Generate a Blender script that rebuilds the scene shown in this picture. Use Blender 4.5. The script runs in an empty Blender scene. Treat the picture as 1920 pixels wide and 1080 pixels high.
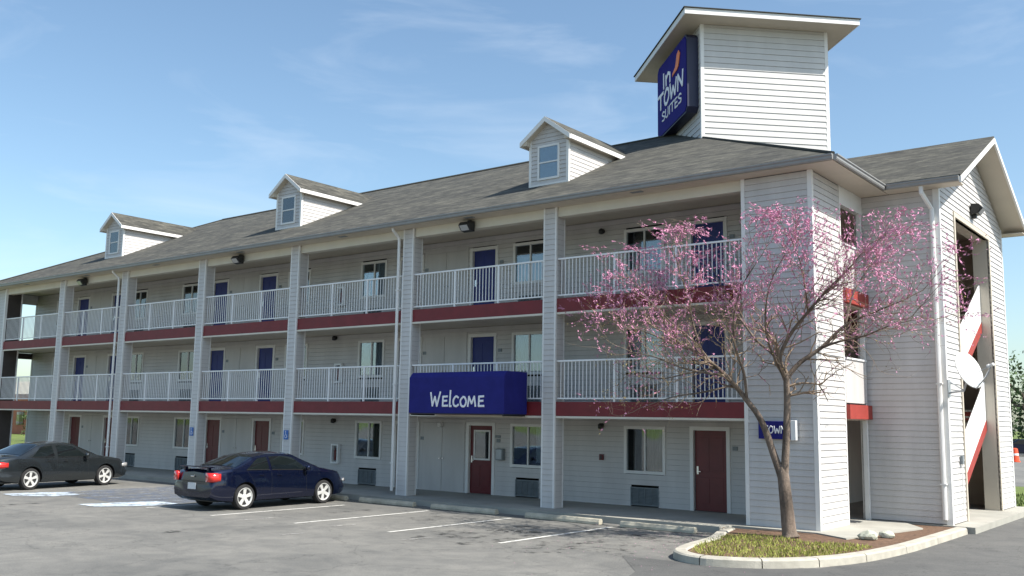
import bpy, bmesh, math, random
from mathutils import Vector, Matrix
from math import radians, sin, cos, pi, tan
random.seed(7)
scene = bpy.context.scene
COL = scene.collection

# ------------------------------------------------------------------ camera
cam_d = bpy.data.cameras.new('camera'); cam = bpy.data.objects.new('camera', cam_d); COL.objects.link(cam)
Fw = Vector((-0.60972487, 0.78097259, 0.1353418)); Rt = Vector((0.78945803, 0.61359934, 0.01587043))
Up = Rt.cross(Fw)
M = Matrix((( Rt.x, Up.x, -Fw.x, 41.0394), (Rt.y, Up.y, -Fw.y, -20.456), (Rt.z, Up.z, -Fw.z, 2.2407), (0, 0, 0, 1)))
cam.matrix_world = M
cam_d.sensor_width = 36.0; cam_d.lens = 1800.0/1920*36; cam_d.clip_end = 3000; cam_d.clip_start = 0.1
scene.camera = cam
# ------------------------------------------------------------------ light
SUN_EL, SUN_AZ = 50.0, 7.0            # azimuth measured from +X towards +Y
sd = Vector((cos(radians(SUN_EL))*cos(radians(SUN_AZ)), cos(radians(SUN_EL))*sin(radians(SUN_AZ)), sin(radians(SUN_EL))))
sun_d = bpy.data.lights.new('sun', 'SUN'); sun = bpy.data.objects.new('sun', sun_d); COL.objects.link(sun)
sun_d.energy = 5.0; sun_d.angle = radians(0.5); sun_d.color = (1.0, 0.95, 0.87)
sun.rotation_euler = (-sd).to_track_quat('-Z', 'Y').to_euler()
sun.location = (60, 0, 60)
world = bpy.data.worlds.new('World'); scene.world = world; world.use_nodes = True
wn = world.node_tree.nodes; wl = world.node_tree.links
bg = wn['Background']; bg.inputs['Strength'].default_value = 0.115
sky = wn.new('ShaderNodeTexSky'); sky.sky_type = 'NISHITA'; sky.sun_disc = False
sky.sun_elevation = radians(SUN_EL); sky.sun_rotation = radians(90 - SUN_AZ)
sky.air_density = 1.0; sky.dust_density = 1.2; sky.ozone_density = 1.5
tc = wn.new('ShaderNodeTexCoord')
mp = wn.new('ShaderNodeMapping'); mp.inputs['Scale'].default_value = (1.6, 1.6, 7.0); mp.inputs['Rotation'].default_value = (0.12, 0.1, 0.4)
nz = wn.new('ShaderNodeTexNoise'); nz.inputs['Scale'].default_value = 2.3; nz.inputs['Detail'].default_value = 7; nz.inputs['Roughness'].default_value = 0.55
nz.inputs['Distortion'].default_value = 0.6
rp = wn.new('ShaderNodeValToRGB'); rp.color_ramp.elements[0].position = 0.53; rp.color_ramp.elements[1].position = 0.85
mx = wn.new('ShaderNodeMixRGB'); mx.inputs[2].default_value = (5.6, 6.1, 6.7, 1)
ml = wn.new('ShaderNodeMath'); ml.operation = 'MULTIPLY'; ml.inputs[1].default_value = 0.30
gm = wn.new('ShaderNodeMixRGB'); gm.blend_type = 'MULTIPLY'; gm.inputs[0].default_value = 1.0; gm.inputs[2].default_value = (1.00, 1.08, 1.05, 1)
wl.new(tc.outputs['Generated'], mp.inputs[0]); wl.new(mp.outputs[0], nz.inputs['Vector']); wl.new(nz.outputs['Fac'], rp.inputs[0])
wl.new(rp.outputs[0], ml.inputs[0]); wl.new(ml.outputs[0], mx.inputs[0])
wl.new(sky.outputs[0], gm.inputs[1]); wl.new(gm.outputs[0], mx.inputs[1]); wl.new(mx.outputs[0], bg.inputs['Color'])
scene.view_settings.view_transform = 'Standard'; scene.view_settings.look = 'None'
scene.view_settings.exposure = 0.70; scene.view_settings.gamma = 1.0
scene.view_settings.use_curve_mapping = False

# ------------------------------------------------------------------ materials
def new_mat(name):
    m = bpy.data.materials.new(name); m.use_nodes = True
    return m, m.node_tree.nodes, m.node_tree.links, m.node_tree.nodes['Principled BSDF']
def mat(name, col, rough=0.6, var=0.12, scale=3.0, bump=0.0, bscale=60.0, metal=0.0, spec=0.5, coat=0.0, streak=None, detail=6, world=False):
    m, n, l, b = new_mat(name)
    b.inputs['Roughness'].default_value = rough; b.inputs['Metallic'].default_value = metal
    b.inputs['Specular IOR Level'].default_value = spec
    if coat: b.inputs['Coat Weight'].default_value = coat; b.inputs['Coat Roughness'].default_value = 0.04
    t = n.new('ShaderNodeTexCoord')
    mpn = n.new('ShaderNodeMapping'); mpn.inputs['Scale'].default_value = streak or (1, 1, 1)
    l.new(n.new('ShaderNodeNewGeometry').outputs['Position'] if world else t.outputs['Object'], mpn.inputs[0])
    z = n.new('ShaderNodeTexNoise'); z.inputs['Scale'].default_value = scale; z.inputs['Detail'].default_value = detail; z.inputs['Roughness'].default_value = 0.62
    l.new(mpn.outputs[0], z.inputs['Vector'])
    r = n.new('ShaderNodeValToRGB')
    r.color_ramp.elements[0].position = 0.3; r.color_ramp.elements[1].position = 0.7
    r.color_ramp.elements[0].color = tuple(c*(1-var) for c in col)+(1,)
    r.color_ramp.elements[1].color = tuple(min(1, c*(1+var)) for c in col)+(1,)
    l.new(z.outputs['Fac'], r.inputs[0]); l.new(r.outputs[0], b.inputs['Base Color'])
    if bump:
        z2 = n.new('ShaderNodeTexNoise'); z2.inputs['Scale'].default_value = bscale; z2.inputs['Detail'].default_value = 4
        l.new(t.outputs['Object'], z2.inputs['Vector'])
        bp = n.new('ShaderNodeBump'); bp.inputs['Strength'].default_value = bump; bp.inputs['Distance'].default_value = 0.02
        l.new(z2.outputs['Fac'], bp.inputs['Height']); l.new(bp.outputs[0], b.inputs['Normal'])
    return m
MT = {}
MT['siding'] = mat('vinyl_siding', (0.54, 0.52, 0.505), 0.5, 0.09, 1.1, streak=(1.6, 1.6, 0.35), world=True)
MT['lap_shade_backing'] = mat('lap_shade_backing', (0.17, 0.165, 0.165), 0.9, 0.1, 2)  # wall backing, coloured dark so the board gaps read as lap shadow lines
MT['siding_tower'] = mat('tower_siding', (0.54, 0.53, 0.515), 0.5, 0.07, 1.1, streak=(1.5, 1.5, 0.4), world=True)
MT['trim'] = mat('white_trim', (0.73, 0.72, 0.70), 0.45, 0.05, 2)
MT['rail'] = mat('white_rail_paint', (0.80, 0.80, 0.80), 0.4, 0.03, 3)
MT['cream'] = mat('cream_soffit', (0.56, 0.50, 0.41), 0.6, 0.06, 1.5)
MT['beam'] = mat('beam_wrap', (0.62, 0.58, 0.49), 0.55, 0.06, 1.2, streak=(1, 1, 0.3))
MT['gutter'] = mat('gutter_metal', (0.25, 0.25, 0.245), 0.4, 0.08, 4)
MT['maroon'] = mat('maroon_band', (0.16, 0.012, 0.017), 0.55, 0.15, 2.5)
MT['maroon_door'] = mat('maroon_door', (0.12, 0.012, 0.016), 0.4, 0.12, 3)
MT['brick_red'] = mat('red_slab_edge', (0.30, 0.04, 0.03), 0.6, 0.15, 3)
MT['navy_door'] = mat('navy_door', (0.015, 0.026, 0.17), 0.5, 0.12, 3)
MT['navy'] = mat('navy_canvas', (0.018, 0.019, 0.16), 0.75, 0.12, 3, bump=0.1, bscale=200, spec=0.2)
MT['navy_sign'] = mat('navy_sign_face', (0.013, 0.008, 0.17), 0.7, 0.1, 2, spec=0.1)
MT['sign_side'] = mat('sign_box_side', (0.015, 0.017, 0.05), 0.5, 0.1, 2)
MT['orange'] = mat('orange_print', (0.85, 0.20, 0.02), 0.5, 0.04, 3)
MT['letter'] = mat('white_letter', (0.80, 0.80, 0.82), 0.5, 0.03, 3)
MT['dark'] = mat('dark_interior', (0.035, 0.033, 0.032), 0.9, 0.2, 1)
MT['tan'] = mat('tan_wall', (0.30, 0.26, 0.20), 0.8, 0.12, 1)
MT['stairwall'] = mat('stair_wall_brown', (0.36, 0.30, 0.23), 0.8, 0.15, 1)
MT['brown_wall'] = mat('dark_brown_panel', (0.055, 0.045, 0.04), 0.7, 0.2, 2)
MT['curtain'] = mat('curtain', (0.50, 0.52, 0.56), 0.8, 0.12, 8, streak=(5, 5, 0.2))
MT['curtain_dark'] = mat('curtain_dark', (0.16, 0.15, 0.10), 0.8, 0.3, 6, streak=(4, 4, 0.3))
MT['grille'] = mat('grille_metal', (0.20, 0.225, 0.24), 0.5, 0.15, 6)
MT['black'] = mat('black_metal', (0.015, 0.015, 0.016), 0.4, 0.2, 4)
MT['chrome'] = mat('bright_metal', (0.65, 0.65, 0.66), 0.25, 0.05, 5, metal=1.0)
MT['steel'] = mat('galvanised', (0.42, 0.44, 0.46), 0.45, 0.1, 6, metal=0.6)
MT['dish'] = mat('dish_paint', (0.70, 0.71, 0.70), 0.4, 0.06, 3)
MT['bluesign'] = mat('blue_sign', (0.02, 0.12, 0.40), 0.4, 0.05, 3)
MT['rubber'] = mat('tyre_rubber', (0.018, 0.018, 0.019), 0.85, 0.2, 8, bump=0.2)
MT['rim'] = mat('alloy_rim', (0.66, 0.66, 0.64), 0.35, 0.06, 5, metal=0.35)
MT['bark'] = mat('tree_bark', (0.15, 0.115, 0.09), 0.95, 0.7, 6, bump=0.8, bscale=45, streak=(1, 1, 0.35))
MT['twig'] = mat('twig_bark', (0.23, 0.17, 0.12), 0.9, 0.35, 4)
MT['blossom'] = mat('pink_blossom', (0.60, 0.26, 0.41), 0.75, 0.35, 3.0)
MT['budleaf'] = mat('olive_buds', (0.24, 0.19, 0.055), 0.8, 0.3, 2)
MT['stone'] = mat('pale_stone', (0.46, 0.47, 0.38), 0.85, 0.35, 7, bump=0.6, bscale=25)
MT['leaf'] = mat('tree_leaf', (0.045, 0.085, 0.022), 0.7, 0.45, 0.8)
MT['leaf2'] = mat('tree_leaf_light', (0.08, 0.12, 0.03), 0.7, 0.4, 0.8)
MT['redbrick'] = mat('far_brick', (0.42, 0.15, 0.09), 0.9, 0.15, 1)
MT['cone'] = mat('cone_orange', (0.80, 0.09, 0.03), 0.5, 0.05, 3)
MT['stopc'] = mat('yellowed_concrete', (0.42, 0.39, 0.31), 0.9, 0.25, 4, bump=0.5, bscale=50)

def glass_mat(name, tint, mixf, rough=0.03):
    m = bpy.data.materials.new(name); m.use_nodes = True; n = m.node_tree.nodes; l = m.node_tree.links
    n.remove(n['Principled BSDF']); out = n['Material Output']
    tr = n.new('ShaderNodeBsdfTransparent'); tr.inputs[0].default_value = tint+(1,)
    gl = n.new('ShaderNodeBsdfGlossy'); gl.inputs['Roughness'].default_value = rough; gl.inputs[0].default_value = (0.92, 0.96, 1, 1)
    t = n.new('ShaderNodeTexCoord'); z = n.new('ShaderNodeTexNoise'); z.inputs['Scale'].default_value = 1.1
    l.new(t.outputs['Object'], z.inputs['Vector']); bp = n.new('ShaderNodeBump'); bp.inputs['Strength'].default_value = 0.06; bp.inputs['Distance'].default_value = 0.05
    l.new(z.outputs['Fac'], bp.inputs['Height']); l.new(bp.outputs[0], gl.inputs['Normal'])
    lw = n.new('ShaderNodeLayerWeight'); lw.inputs[0].default_value = 0.25
    ad = n.new('ShaderNodeMath'); ad.operation = 'ADD'; ad.inputs[1].default_value = mixf; ad.use_clamp = True
    l.new(lw.outputs['Fresnel'], ad.inputs[0])
    ms = n.new('ShaderNodeMixShader'); l.new(ad.outputs[0], ms.inputs[0]); l.new(tr.outputs[0], ms.inputs[1]); l.new(gl.outputs[0], ms.inputs[2])
    l.new(ms.outputs[0], out.inputs[0]); return m
MT['glass'] = glass_mat('window_glass', (0.75, 0.8, 0.82), 0.12)
MT['carglass'] = mat('car_glass', (0.006, 0.009, 0.010), 0.03, 0.1, 2, spec=0.9)
def car_paint(name, col, metal=0.35):
    m, n, l, b = new_mat(name)
    b.inputs['Base Color'].default_value = col+(1,); b.inputs['Roughness'].default_value = 0.3; b.inputs['Metallic'].default_value = metal
    b.inputs['Coat Weight'].default_value = 1.0; b.inputs['Coat Roughness'].default_value = 0.02; b.inputs['Specular IOR Level'].default_value = 0.15
    t = n.new('ShaderNodeTexCoord'); z = n.new('ShaderNodeTexNoise'); z.inputs['Scale'].default_value = 3; z.inputs['Detail'].default_value = 8
    l.new(t.outputs['Object'], z.inputs['Vector']); mr = n.new('ShaderNodeMapRange'); mr.inputs['To Min'].default_value = 0.24; mr.inputs['To Max'].default_value = 0.32
    l.new(z.outputs['Fac'], mr.inputs[0]); l.new(mr.outputs[0], b.inputs['Roughness']); return m
MT['paint_blue'] = car_paint('dark_blue_paint', (0.004, 0.008, 0.030), 0.6)
MT['paint_grey'] = car_paint('dark_grey_paint', (0.035, 0.042, 0.047), 0.7)
MT['taillight'] = mat('tail_lamp', (0.55, 0.02, 0.015), 0.15, 0.1, 8, coat=0.8)
MT['headlight'] = mat('head_lamp', (0.35, 0.35, 0.35), 0.08, 0.1, 8, coat=1.0)
MT['plate'] = mat('licence_plate', (0.6, 0.62, 0.64), 0.4, 0.15, 20)

# roof shingles: procedural courses + mottling
def shingle_mat():
    m, n, l, b = new_mat('roof_shingles'); b.inputs['Roughness'].default_value = 0.95
    t = n.new('ShaderNodeTexCoord')
    br = n.new('ShaderNodeTexBrick'); br.inputs['Scale'].default_value = 1.0
    br.inputs['Brick Width'].default_value = 0.3; br.inputs['Row Height'].default_value = 0.145; br.inputs['Mortar Size'].default_value = 0.006
    br.inputs['Color1'].default_value = (0.080, 0.078, 0.070, 1); br.inputs['Color2'].default_value = (0.050, 0.050, 0.046, 1); br.inputs['Mortar'].default_value = (0.05, 0.05, 0.045, 1)
    l.new(t.outputs['UV'], br.inputs['Vector'])
    z = n.new('ShaderNodeTexNoise'); z.inputs['Scale'].default_value = 0.55; z.inputs['Detail'].default_value = 9; z.inputs['Roughness'].default_value = 0.7
    mpn = n.new('ShaderNodeMapping'); mpn.inputs['Scale'].default_value = (1.0, 3.2, 1); l.new(t.outputs['UV'], mpn.inputs[0]); l.new(mpn.outputs[0], z.inputs['Vector'])
    r = n.new('ShaderNodeValToRGB'); r.color_ramp.elements[0].position = 0.33; r.color_ramp.elements[1].position = 0.68
    r.color_ramp.elements[0].color = (0.52, 0.52, 0.54, 1); r.color_ramp.elements[1].color = (1.45, 1.42, 1.30, 1)
    l.new(z.outputs['Fac'], r.inputs[0])
    mx = n.new('ShaderNodeMixRGB'); mx.blend_type = 'MULTIPLY'; mx.inputs[0].default_value = 1
    z3 = n.new('ShaderNodeTexNoise'); z3.inputs['Scale'].default_value = 2.6; z3.inputs['Detail'].default_value = 6; z3.inputs['Roughness'].default_value = 0.75
    mp3 = n.new('ShaderNodeMapping'); mp3.inputs['Scale'].default_value = (0.8, 2.0, 1); mp3.inputs['Rotation'].default_value = (0, 0, 0.5); l.new(t.outputs['UV'], mp3.inputs[0]); l.new(mp3.outputs[0], z3.inputs['Vector'])
    r3 = n.new('ShaderNodeValToRGB'); r3.color_ramp.elements[0].position = 0.36; r3.color_ramp.elements[1].position = 0.62
    r3.color_ramp.elements[0].color = (0.46, 0.48, 0.46, 1); r3.color_ramp.elements[1].color = (1.38, 1.36, 1.32, 1); l.new(z3.outputs['Fac'], r3.inputs[0])
    mx3 = n.new('ShaderNodeMixRGB'); mx3.blend_type = 'MULTIPLY'; mx3.inputs[0].default_value = 1
    l.new(br.outputs[0], mx.inputs[1]); l.new(r.outputs[0], mx.inputs[2]); l.new(mx.outputs[0], mx3.inputs[1]); l.new(r3.outputs[0], mx3.inputs[2]); l.new(mx3.outputs[0], b.inputs['Base Color'])
    bp = n.new('ShaderNodeBump'); bp.inputs['Strength'].default_value = 0.7; bp.inputs['Distance'].default_value = 0.012
    l.new(br.outputs['Color'], bp.inputs['Height']); l.new(bp.outputs[0], b.inputs['Normal'])
    return m
MT['shingle'] = shingle_mat()

def asphalt_mat(name, base, worn, cracks=True, blotch=0.5):
    m, n, l, b = new_mat(name); b.inputs['Roughness'].default_value = 0.9
    t = n.new('ShaderNodeTexCoord')
    def noise(s, d, sc=(1, 1, 1), dist=0):
        mpn = n.new('ShaderNodeMapping'); mpn.inputs['Scale'].default_value = sc; l.new(t.outputs['Object'], mpn.inputs[0])
        z = n.new('ShaderNodeTexNoise'); z.inputs['Scale'].default_value = s; z.inputs['Detail'].default_value = d; z.inputs['Roughness'].default_value = 0.65; z.inputs['Distortion'].default_value = dist
        l.new(mpn.outputs[0], z.inputs['Vector']); return z
    def ramp(src, p0, p1, c0, c1):
        r = n.new('ShaderNodeValToRGB'); r.color_ramp.elements[0].position = p0; r.color_ramp.elements[1].position = p1
        r.color_ramp.elements[0].color = c0; r.color_ramp.elements[1].color = c1; l.new(src, r.inputs[0]); return r
    g = lambda v: (v[0], v[1], v[2], 1)
    big = ramp(noise(0.22, 8, (1, 1, 1)).outputs['Fac'], 0.35, 0.66, g(base), g(worn))
    out = big.outputs[0]
    fine = ramp(noise(40, 4).outputs['Fac'], 0.3, 0.75, (0.72, 0.72, 0.72, 1), (1.3, 1.3, 1.28, 1))
    def mul(a, bsock, f=1.0):
        x = n.new('ShaderNodeMixRGB'); x.blend_type = 'MULTIPLY'; x.inputs[0].default_value = f; l.new(a, x.inputs[1]); l.new(bsock, x.inputs[2]); return x.outputs[0]
    out = mul(out, fine.outputs[0])
    mid = ramp(noise(1.6, 8, (1.0, 1.0, 1), 0.8).outputs['Fac'], 0.38, 0.6, (0.62, 0.63, 0.64, 1), (1.08, 1.07, 1.04, 1))
    out = mul(out, mid.outputs[0], blotch)
    if cracks:
        v = n.new('ShaderNodeTexVoronoi'); v.feature = 'DISTANCE_TO_EDGE'; v.inputs['Scale'].default_value = 0.42
        zd = noise(1.2, 5); ad = n.new('ShaderNodeVectorMath'); ad.operation = 'ADD'
        sc = n.new('ShaderNodeVectorMath'); sc.operation = 'SCALE'; sc.inputs['Scale'].default_value = 1.1
        l.new(zd.outputs['Color'], sc.inputs[0]); l.new(t.outputs['Object'], ad.inputs[0]); l.new(sc.outputs[0], ad.inputs[1]); l.new(ad.outputs[0], v.inputs['Vector'])
        cr = ramp(v.outputs['Distance'], 0.0, 0.008, (0.62, 0.62, 0.62, 1), (1, 1, 1, 1)); out = mul(out, cr.outputs[0])
    l.new(out, b.inputs['Base Color'])
    bp = n.new('ShaderNodeBump'); bp.inputs['Strength'].default_value = 0.35; bp.inputs['Distance'].default_value = 0.01
    l.new(noise(70, 3).outputs['Fac'], bp.inputs['Height']); l.new(bp.outputs[0], b.inputs['Normal']); return m
MT['asphalt'] = asphalt_mat('asphalt_lot', (0.128, 0.127, 0.121), (0.205, 0.199, 0.184), blotch=0.55)
MT['asphalt_new'] = asphalt_mat('asphalt_driveway', (0.086, 0.086, 0.084), (0.130, 0.128, 0.122), cracks=True, blotch=0.4)
MT['concrete'] = mat('concrete_walk', (0.34, 0.33, 0.29), 0.9, 0.14, 1.2, bump=0.25)
MT['concrete_pale'] = mat('concrete_kerb', (0.41, 0.385, 0.325), 0.9, 0.2, 3, bump=0.4)
MT['lawn'] = mat('lawn', (0.11, 0.15, 0.03), 0.95, 0.35, 0.6, bump=0.5)
MT['mulch'] = mat('mulch', (0.13, 0.075, 0.045), 0.95, 0.45, 12, bump=1.0, bscale=35)
MT['grass'] = mat('dry_grass', (0.27, 0.29, 0.06), 0.85, 0.4, 3)
def worn_paint(name, col, thr0, thr1, sc=5.0):
    m, n, l, b = new_mat(name); b.inputs['Base Color'].default_value = col+(1,); b.inputs['Roughness'].default_value = 0.85
    t = n.new('ShaderNodeTexCoord'); z = n.new('ShaderNodeTexNoise'); z.inputs['Scale'].default_value = sc; z.inputs['Detail'].default_value = 9; z.inputs['Roughness'].default_value = 0.75
    l.new(t.outputs['Object'], z.inputs['Vector']); r = n.new('ShaderNodeValToRGB'); r.color_ramp.elements[0].position = thr0; r.color_ramp.elements[1].position = thr1
    l.new(z.outputs['Fac'], r.inputs[0]); l.new(r.outputs[0], b.inputs['Alpha']); return m
MT['line'] = worn_paint('worn_line_paint', (0.60, 0.59, 0.55), 0.30, 0.48)
MT['ghost'] = worn_paint('ghost_line_paint', (0.34, 0.33, 0.31), 0.42, 0.62)
MT['hatchblue'] = worn_paint('faded_blue_paint', (0.13, 0.16, 0.22), 0.40, 0.70, 3)
MT['palepaint'] = worn_paint('faded_white_blue_paint', (0.52, 0.60, 0.68), 0.36, 0.58, 3)
MT['blotch'] = worn_paint('dark_mottle', (0.028, 0.028, 0.028), 0.53, 0.68, 2.6)
MT['hatchwhite'] = worn_paint('faded_hatch_white', (0.30, 0.33, 0.38), 0.40, 0.64, 4)

# ------------------------------------------------------------------ mesh helpers
class MB:
    def __init__(s): s.v = []; s.f = []; s.uv = None
    def add(s, vs, fs):
        k = len(s.v); s.v += [tuple(x) for x in vs]; s.f += [tuple(i+k for i in f) for f in fs]; return s
    def box(s, x0, x1, y0, y1, z0, z1):
        return s.add([(x0,y0,z0),(x1,y0,z0),(x1,y1,z0),(x0,y1,z0),(x0,y0,z1),(x1,y0,z1),(x1,y1,z1),(x0,y1,z1)],
                     [(0,3,2,1),(4,5,6,7),(0,1,5,4),(1,2,6,5),(2,3,7,6),(3,0,4,7)])
    def obox(s, o, u, w, n, a0, a1, b0, b1, c0, c1):
        "oriented box: o + a*u + b*w + c*n"
        o, u, w, n = Vector(o), Vector(u), Vector(w), Vector(n)
        P = [o+u*a+w*b+n*c for a, b, c in ((a0,b0,c0),(a1,b0,c0),(a1,b1,c0),(a0,b1,c0),(a0,b0,c1),(a1,b0,c1),(a1,b1,c1),(a0,b1,c1))]
        return s.add(P, [(0,3,2,1),(4,5,6,7),(0,1,5,4),(1,2,6,5),(2,3,7,6),(3,0,4,7)])
    def prism(s, poly, d):
        "extrude a list of points by vector d"
        k = len(poly); d = Vector(d); P = [Vector(p) for p in poly]
        return s.add(P+[p+d for p in P], [tuple(range(k-1, -1, -1)), tuple(range(k, 2*k))]+[(i, (i+1) % k, (i+1) % k+k, i+k) for i in range(k)])
    def tube(s, pts, rads, n=8, cap=True):
        pts = [Vector(p) for p in pts]; rings = []
        if isinstance(rads, (int, float)): rads = [rads]*len(pts)
        prev = None
        for i, p in enumerate(pts):
            t = (pts[min(i+1, len(pts)-1)]-pts[max(i-1, 0)])
            t = t.normalized() if t.length > 1e-9 else Vector((0, 0, 1))
            if prev is None:
                a = Vector((0, 0, 1)) if abs(t.z) < 0.9 else Vector((1, 0, 0)); x = t.cross(a).normalized()
            else: x = (prev-t*prev.dot(t)).normalized()
            prev = x; y = t.cross(x)
            rings.append([p+(x*cos(2*pi*k/n)+y*sin(2*pi*k/n))*rads[i] for k in range(n)])
        vs = [v for r in rings for v in r]; fs = []
        for i in range(len(rings)-1):
            for k in range(n): fs.append((i*n+k, i*n+(k+1) % n, (i+1)*n+(k+1) % n, (i+1)*n+k))
        if cap: fs.append(tuple(range(n-1, -1, -1))); fs.append(tuple(range((len(rings)-1)*n, len(rings)*n)))
        return s.add(vs, fs)
    def lathe(s, c, axis, prof, n=24):
        "prof: list of (distance along axis, radius)"
        c, a = Vector(c), Vector(axis).normalized()
        x = a.cross(Vector((0, 0, 1)) if abs(a.z) < 0.9 else Vector((1, 0, 0))).normalized(); y = a.cross(x)
        vs = [c+a*d+(x*cos(2*pi*k/n)+y*sin(2*pi*k/n))*r for d, r in prof for k in range(n)]; fs = []
        for i in range(len(prof)-1):
            for k in range(n): fs.append((i*n+k, i*n+(k+1) % n, (i+1)*n+(k+1) % n, (i+1)*n+k))
        fs.append(tuple(range(n-1, -1, -1))); fs.append(tuple(range((len(prof)-1)*n, len(prof)*n)))
        return s.add(vs, fs)
    def mesh(s, name, m, smooth=False):
        me = bpy.data.meshes.new(name); me.from_pydata(s.v, [], s.f); me.update()
        if m: me.materials.append(m)
        bm = bmesh.new(); bm.from_mesh(me); bmesh.ops.recalc_face_normals(bm, faces=bm.faces); bm.to_mesh(me); bm.free()
        if smooth: me.polygons.foreach_set('use_smooth', [True]*len(me.polygons))
        return me
    def build(s, name, m, parent=None, smooth=False, kind=None, label=None, bevel=0, loc=None):
        if not s.v: return None
        o = bpy.data.objects.new(name, s.mesh(name, m, smooth)); COL.objects.link(o)
        if parent:
            o.parent = parent
            if ROOTLOC.get(root_of(parent).name) and loc is None: pass
        if loc: o.location = loc
        if kind: o['kind'] = kind
        if label: o['label'] = label
        if bevel:
            md = o.modifiers.new('bevel', 'BEVEL'); md.width = bevel; md.segments = 2; md.limit_method = 'ANGLE'; md.angle_limit = radians(40)
        return o
ROOTLOC = {}
def root_of(o):
    while o.parent: o = o.parent
    return o
def tag(o, label, cat, group=None):
    o['label'] = label; o['category'] = cat
    if group: o['group'] = group
    return o
def empty(name, label, cat, group=None, loc=(0, 0, 0), rz=0):
    o = bpy.data.objects.new(name, None); COL.objects.link(o); o.location = loc; o.rotation_euler = (0, 0, rz); o.empty_display_size = 0.3
    return tag(o, label, cat, group)
def link_copy(name, me, parent, loc=(0, 0, 0)):
    o = bpy.data.objects.new(name, me); COL.objects.link(o); o.parent = parent; o.location = loc; return o

# ------------------------------------------------------------------ ground
LZ = -0.15
MB().box(-600, 600, -600, 600, LZ-0.4, LZ-0.06).build('ground', MT['lawn'], kind='structure')
MB().add([(-190,-110,LZ),(160,-110,LZ),(160,140,LZ),(-2,140,LZ),(-2,17,LZ),(-6.8,17,LZ),(-6.8,-13,LZ),(-190,-13,LZ)], [(0,1,2,3,4,5,6,7)]).build('parking_lot', MT['asphalt'], kind='structure')
drive = [(30.9,-20.5),(33.2,-11.5),(33.6,-8.8),(32.9,-6.7),(31.8,-5.3),(33.2,-5.2),(35.0,-4.3),(35.5,0),(35.6,12),(37,22),(60,22),(60,-20.5)]
MB().add([(x, y, LZ+0.004) for x, y in drive], [tuple(range(len(drive)))]).build('driveway', MT['asphalt_new'], kind='structure')
# walkway slab
W = 5.2243
wk = [(-9.5,-0.78),(31.5,-0.78),(31.6,-0.35),(33.5,-0.35),(34.3,-0.9),(34.9,2.3),(34.2,3.38),(35.2,3.3),(35.75,3.3),(35.75,10.6),(33.2,10.6),(33.2,15.3),(-9.5,15.3)]
MB().prism([(x, y, LZ-0.1) for x, y in wk], (0, 0, -LZ+0.1-0.002)).build('walkway', MT['concrete'], kind='structure')

# ------------------------------------------------------------------ parking marks
def line(x0, y0, x1, y1, w, m, name='painted_line', z=0.008):
    d = Vector((x1-x0, y1-y0, 0)).normalized(); nn = Vector((-d.y, d.x, 0))*w/2
    a, b = Vector((x0, y0, LZ+z)), Vector((x1, y1, LZ+z))
    o = MB().add([a-nn, b-nn, b+nn, a+nn], [(0, 1, 2, 3)]).build(name, m, kind='structure'); return o
for x, a, b in ((21.1,-6.4,-2.2),(23.74,-6.07,-1.7),(26.37,-5.74,-1.6),(29.15,-5.5,-1.45),(18.35,-6.4,-1.6)):
    line(x, a, x+0.03, b, 0.11, MT['line'])
for x, a, b in ((24.75,-5.9,-5.1),(27.5,-6.5,-5.8),(22.4,-6.6,-5.6),(25.2,-7.6,-7.1)):
    line(x, a, x+0.1, b, 0.13, MT['ghost'])
def patch(pts, m, name, z):
    return MB().add([(x, y, LZ+z) for x, y in pts], [tuple(range(len(pts)))]).build(name, m, kind='structure')
patch([(12.3,-5.95),(17.9,-6.3),(17.6,-1.4),(12.1,-1.4)], MT['hatchblue'], 'faded_paint_patch', 0.004)
for i in range(6): line(12.4+i*0.9, -5.6, 13.1+i*0.9, -1.7, 0.13, MT['hatchwhite'], 'painted_hatch_line')
patch([(12.0,-7.1),(12.9,-7.2),(13.7,-6.4),(13.6,-5.6),(12.6,-5.5),(12.1,-6.1)], MT['palepaint'], 'faded_symbol_patch', 0.012)
patch([(16.4,-7.2),(17.3,-7.2),(18.0,-6.1),(18.1,-5.2),(16.9,-5.2),(16.6,-6.2)], MT['palepaint'], 'faded_symbol_patch', 0.012)
for ox, oy, orr in ((22.5,-3.3,0.55),(25.1,-3.0,0.5),(27.9,-3.4,0.6),(15.2,-8.4,0.7),(23.2,-9.0,0.5)):
    patch([(ox+orr*cos(a*pi/6), oy+1.3*orr*sin(a*pi/6)) for a in range(12)], MT['blotch'], 'oil_stain', 0.006)
patch([(27.6,-6.6),(30.5,-6.2),(31.9,-5.2),(31.6,-2.2),(29.4,-2.0),(27.4,-3.2),(26.8,-5.0)], MT['blotch'], 'dark_mottle', 0.0055)  # large irregular patch that mottles the asphalt darker

# ------------------------------------------------------------------ wheel stops
def wheel_stop(x0, x1, y, rz, label):
    L = (x1-x0)/2; e = empty('wheel_stop', label, 'wheel stop', 'concrete wheel stops in front of the walkway', ((x0+x1)/2, y, LZ+0.004), rz)
    prof = [(-0.085,0),(0.085,0),(0.085,0.06),(0.05,0.13),(-0.05,0.13),(-0.085,0.06)]
    MB().prism([(-L, a, b) for a, b in prof], (2*L, 0, 0)).build('concrete_bar', MT['stopc'], e, bevel=0.012)
    for s in (-0.6, 0.6): MB().lathe((s*L, 0, 0.125), (0, 0, 1), [(0, 0.015), (0.012, 0.013)], 8).build('steel_pin', MT['steel'], e)
wheel_stop(17.9,20.1,-1.18,0.0,'concrete wheel stop just beyond the nose of the blue sedan')
wheel_stop(20.65,22.75,-1.15,0.0,'shaded wheel stop directly right of the blue sedan')
wheel_stop(23.4,25.6,-1.15,0.0,'shaded wheel stop in front of the office door')
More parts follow.
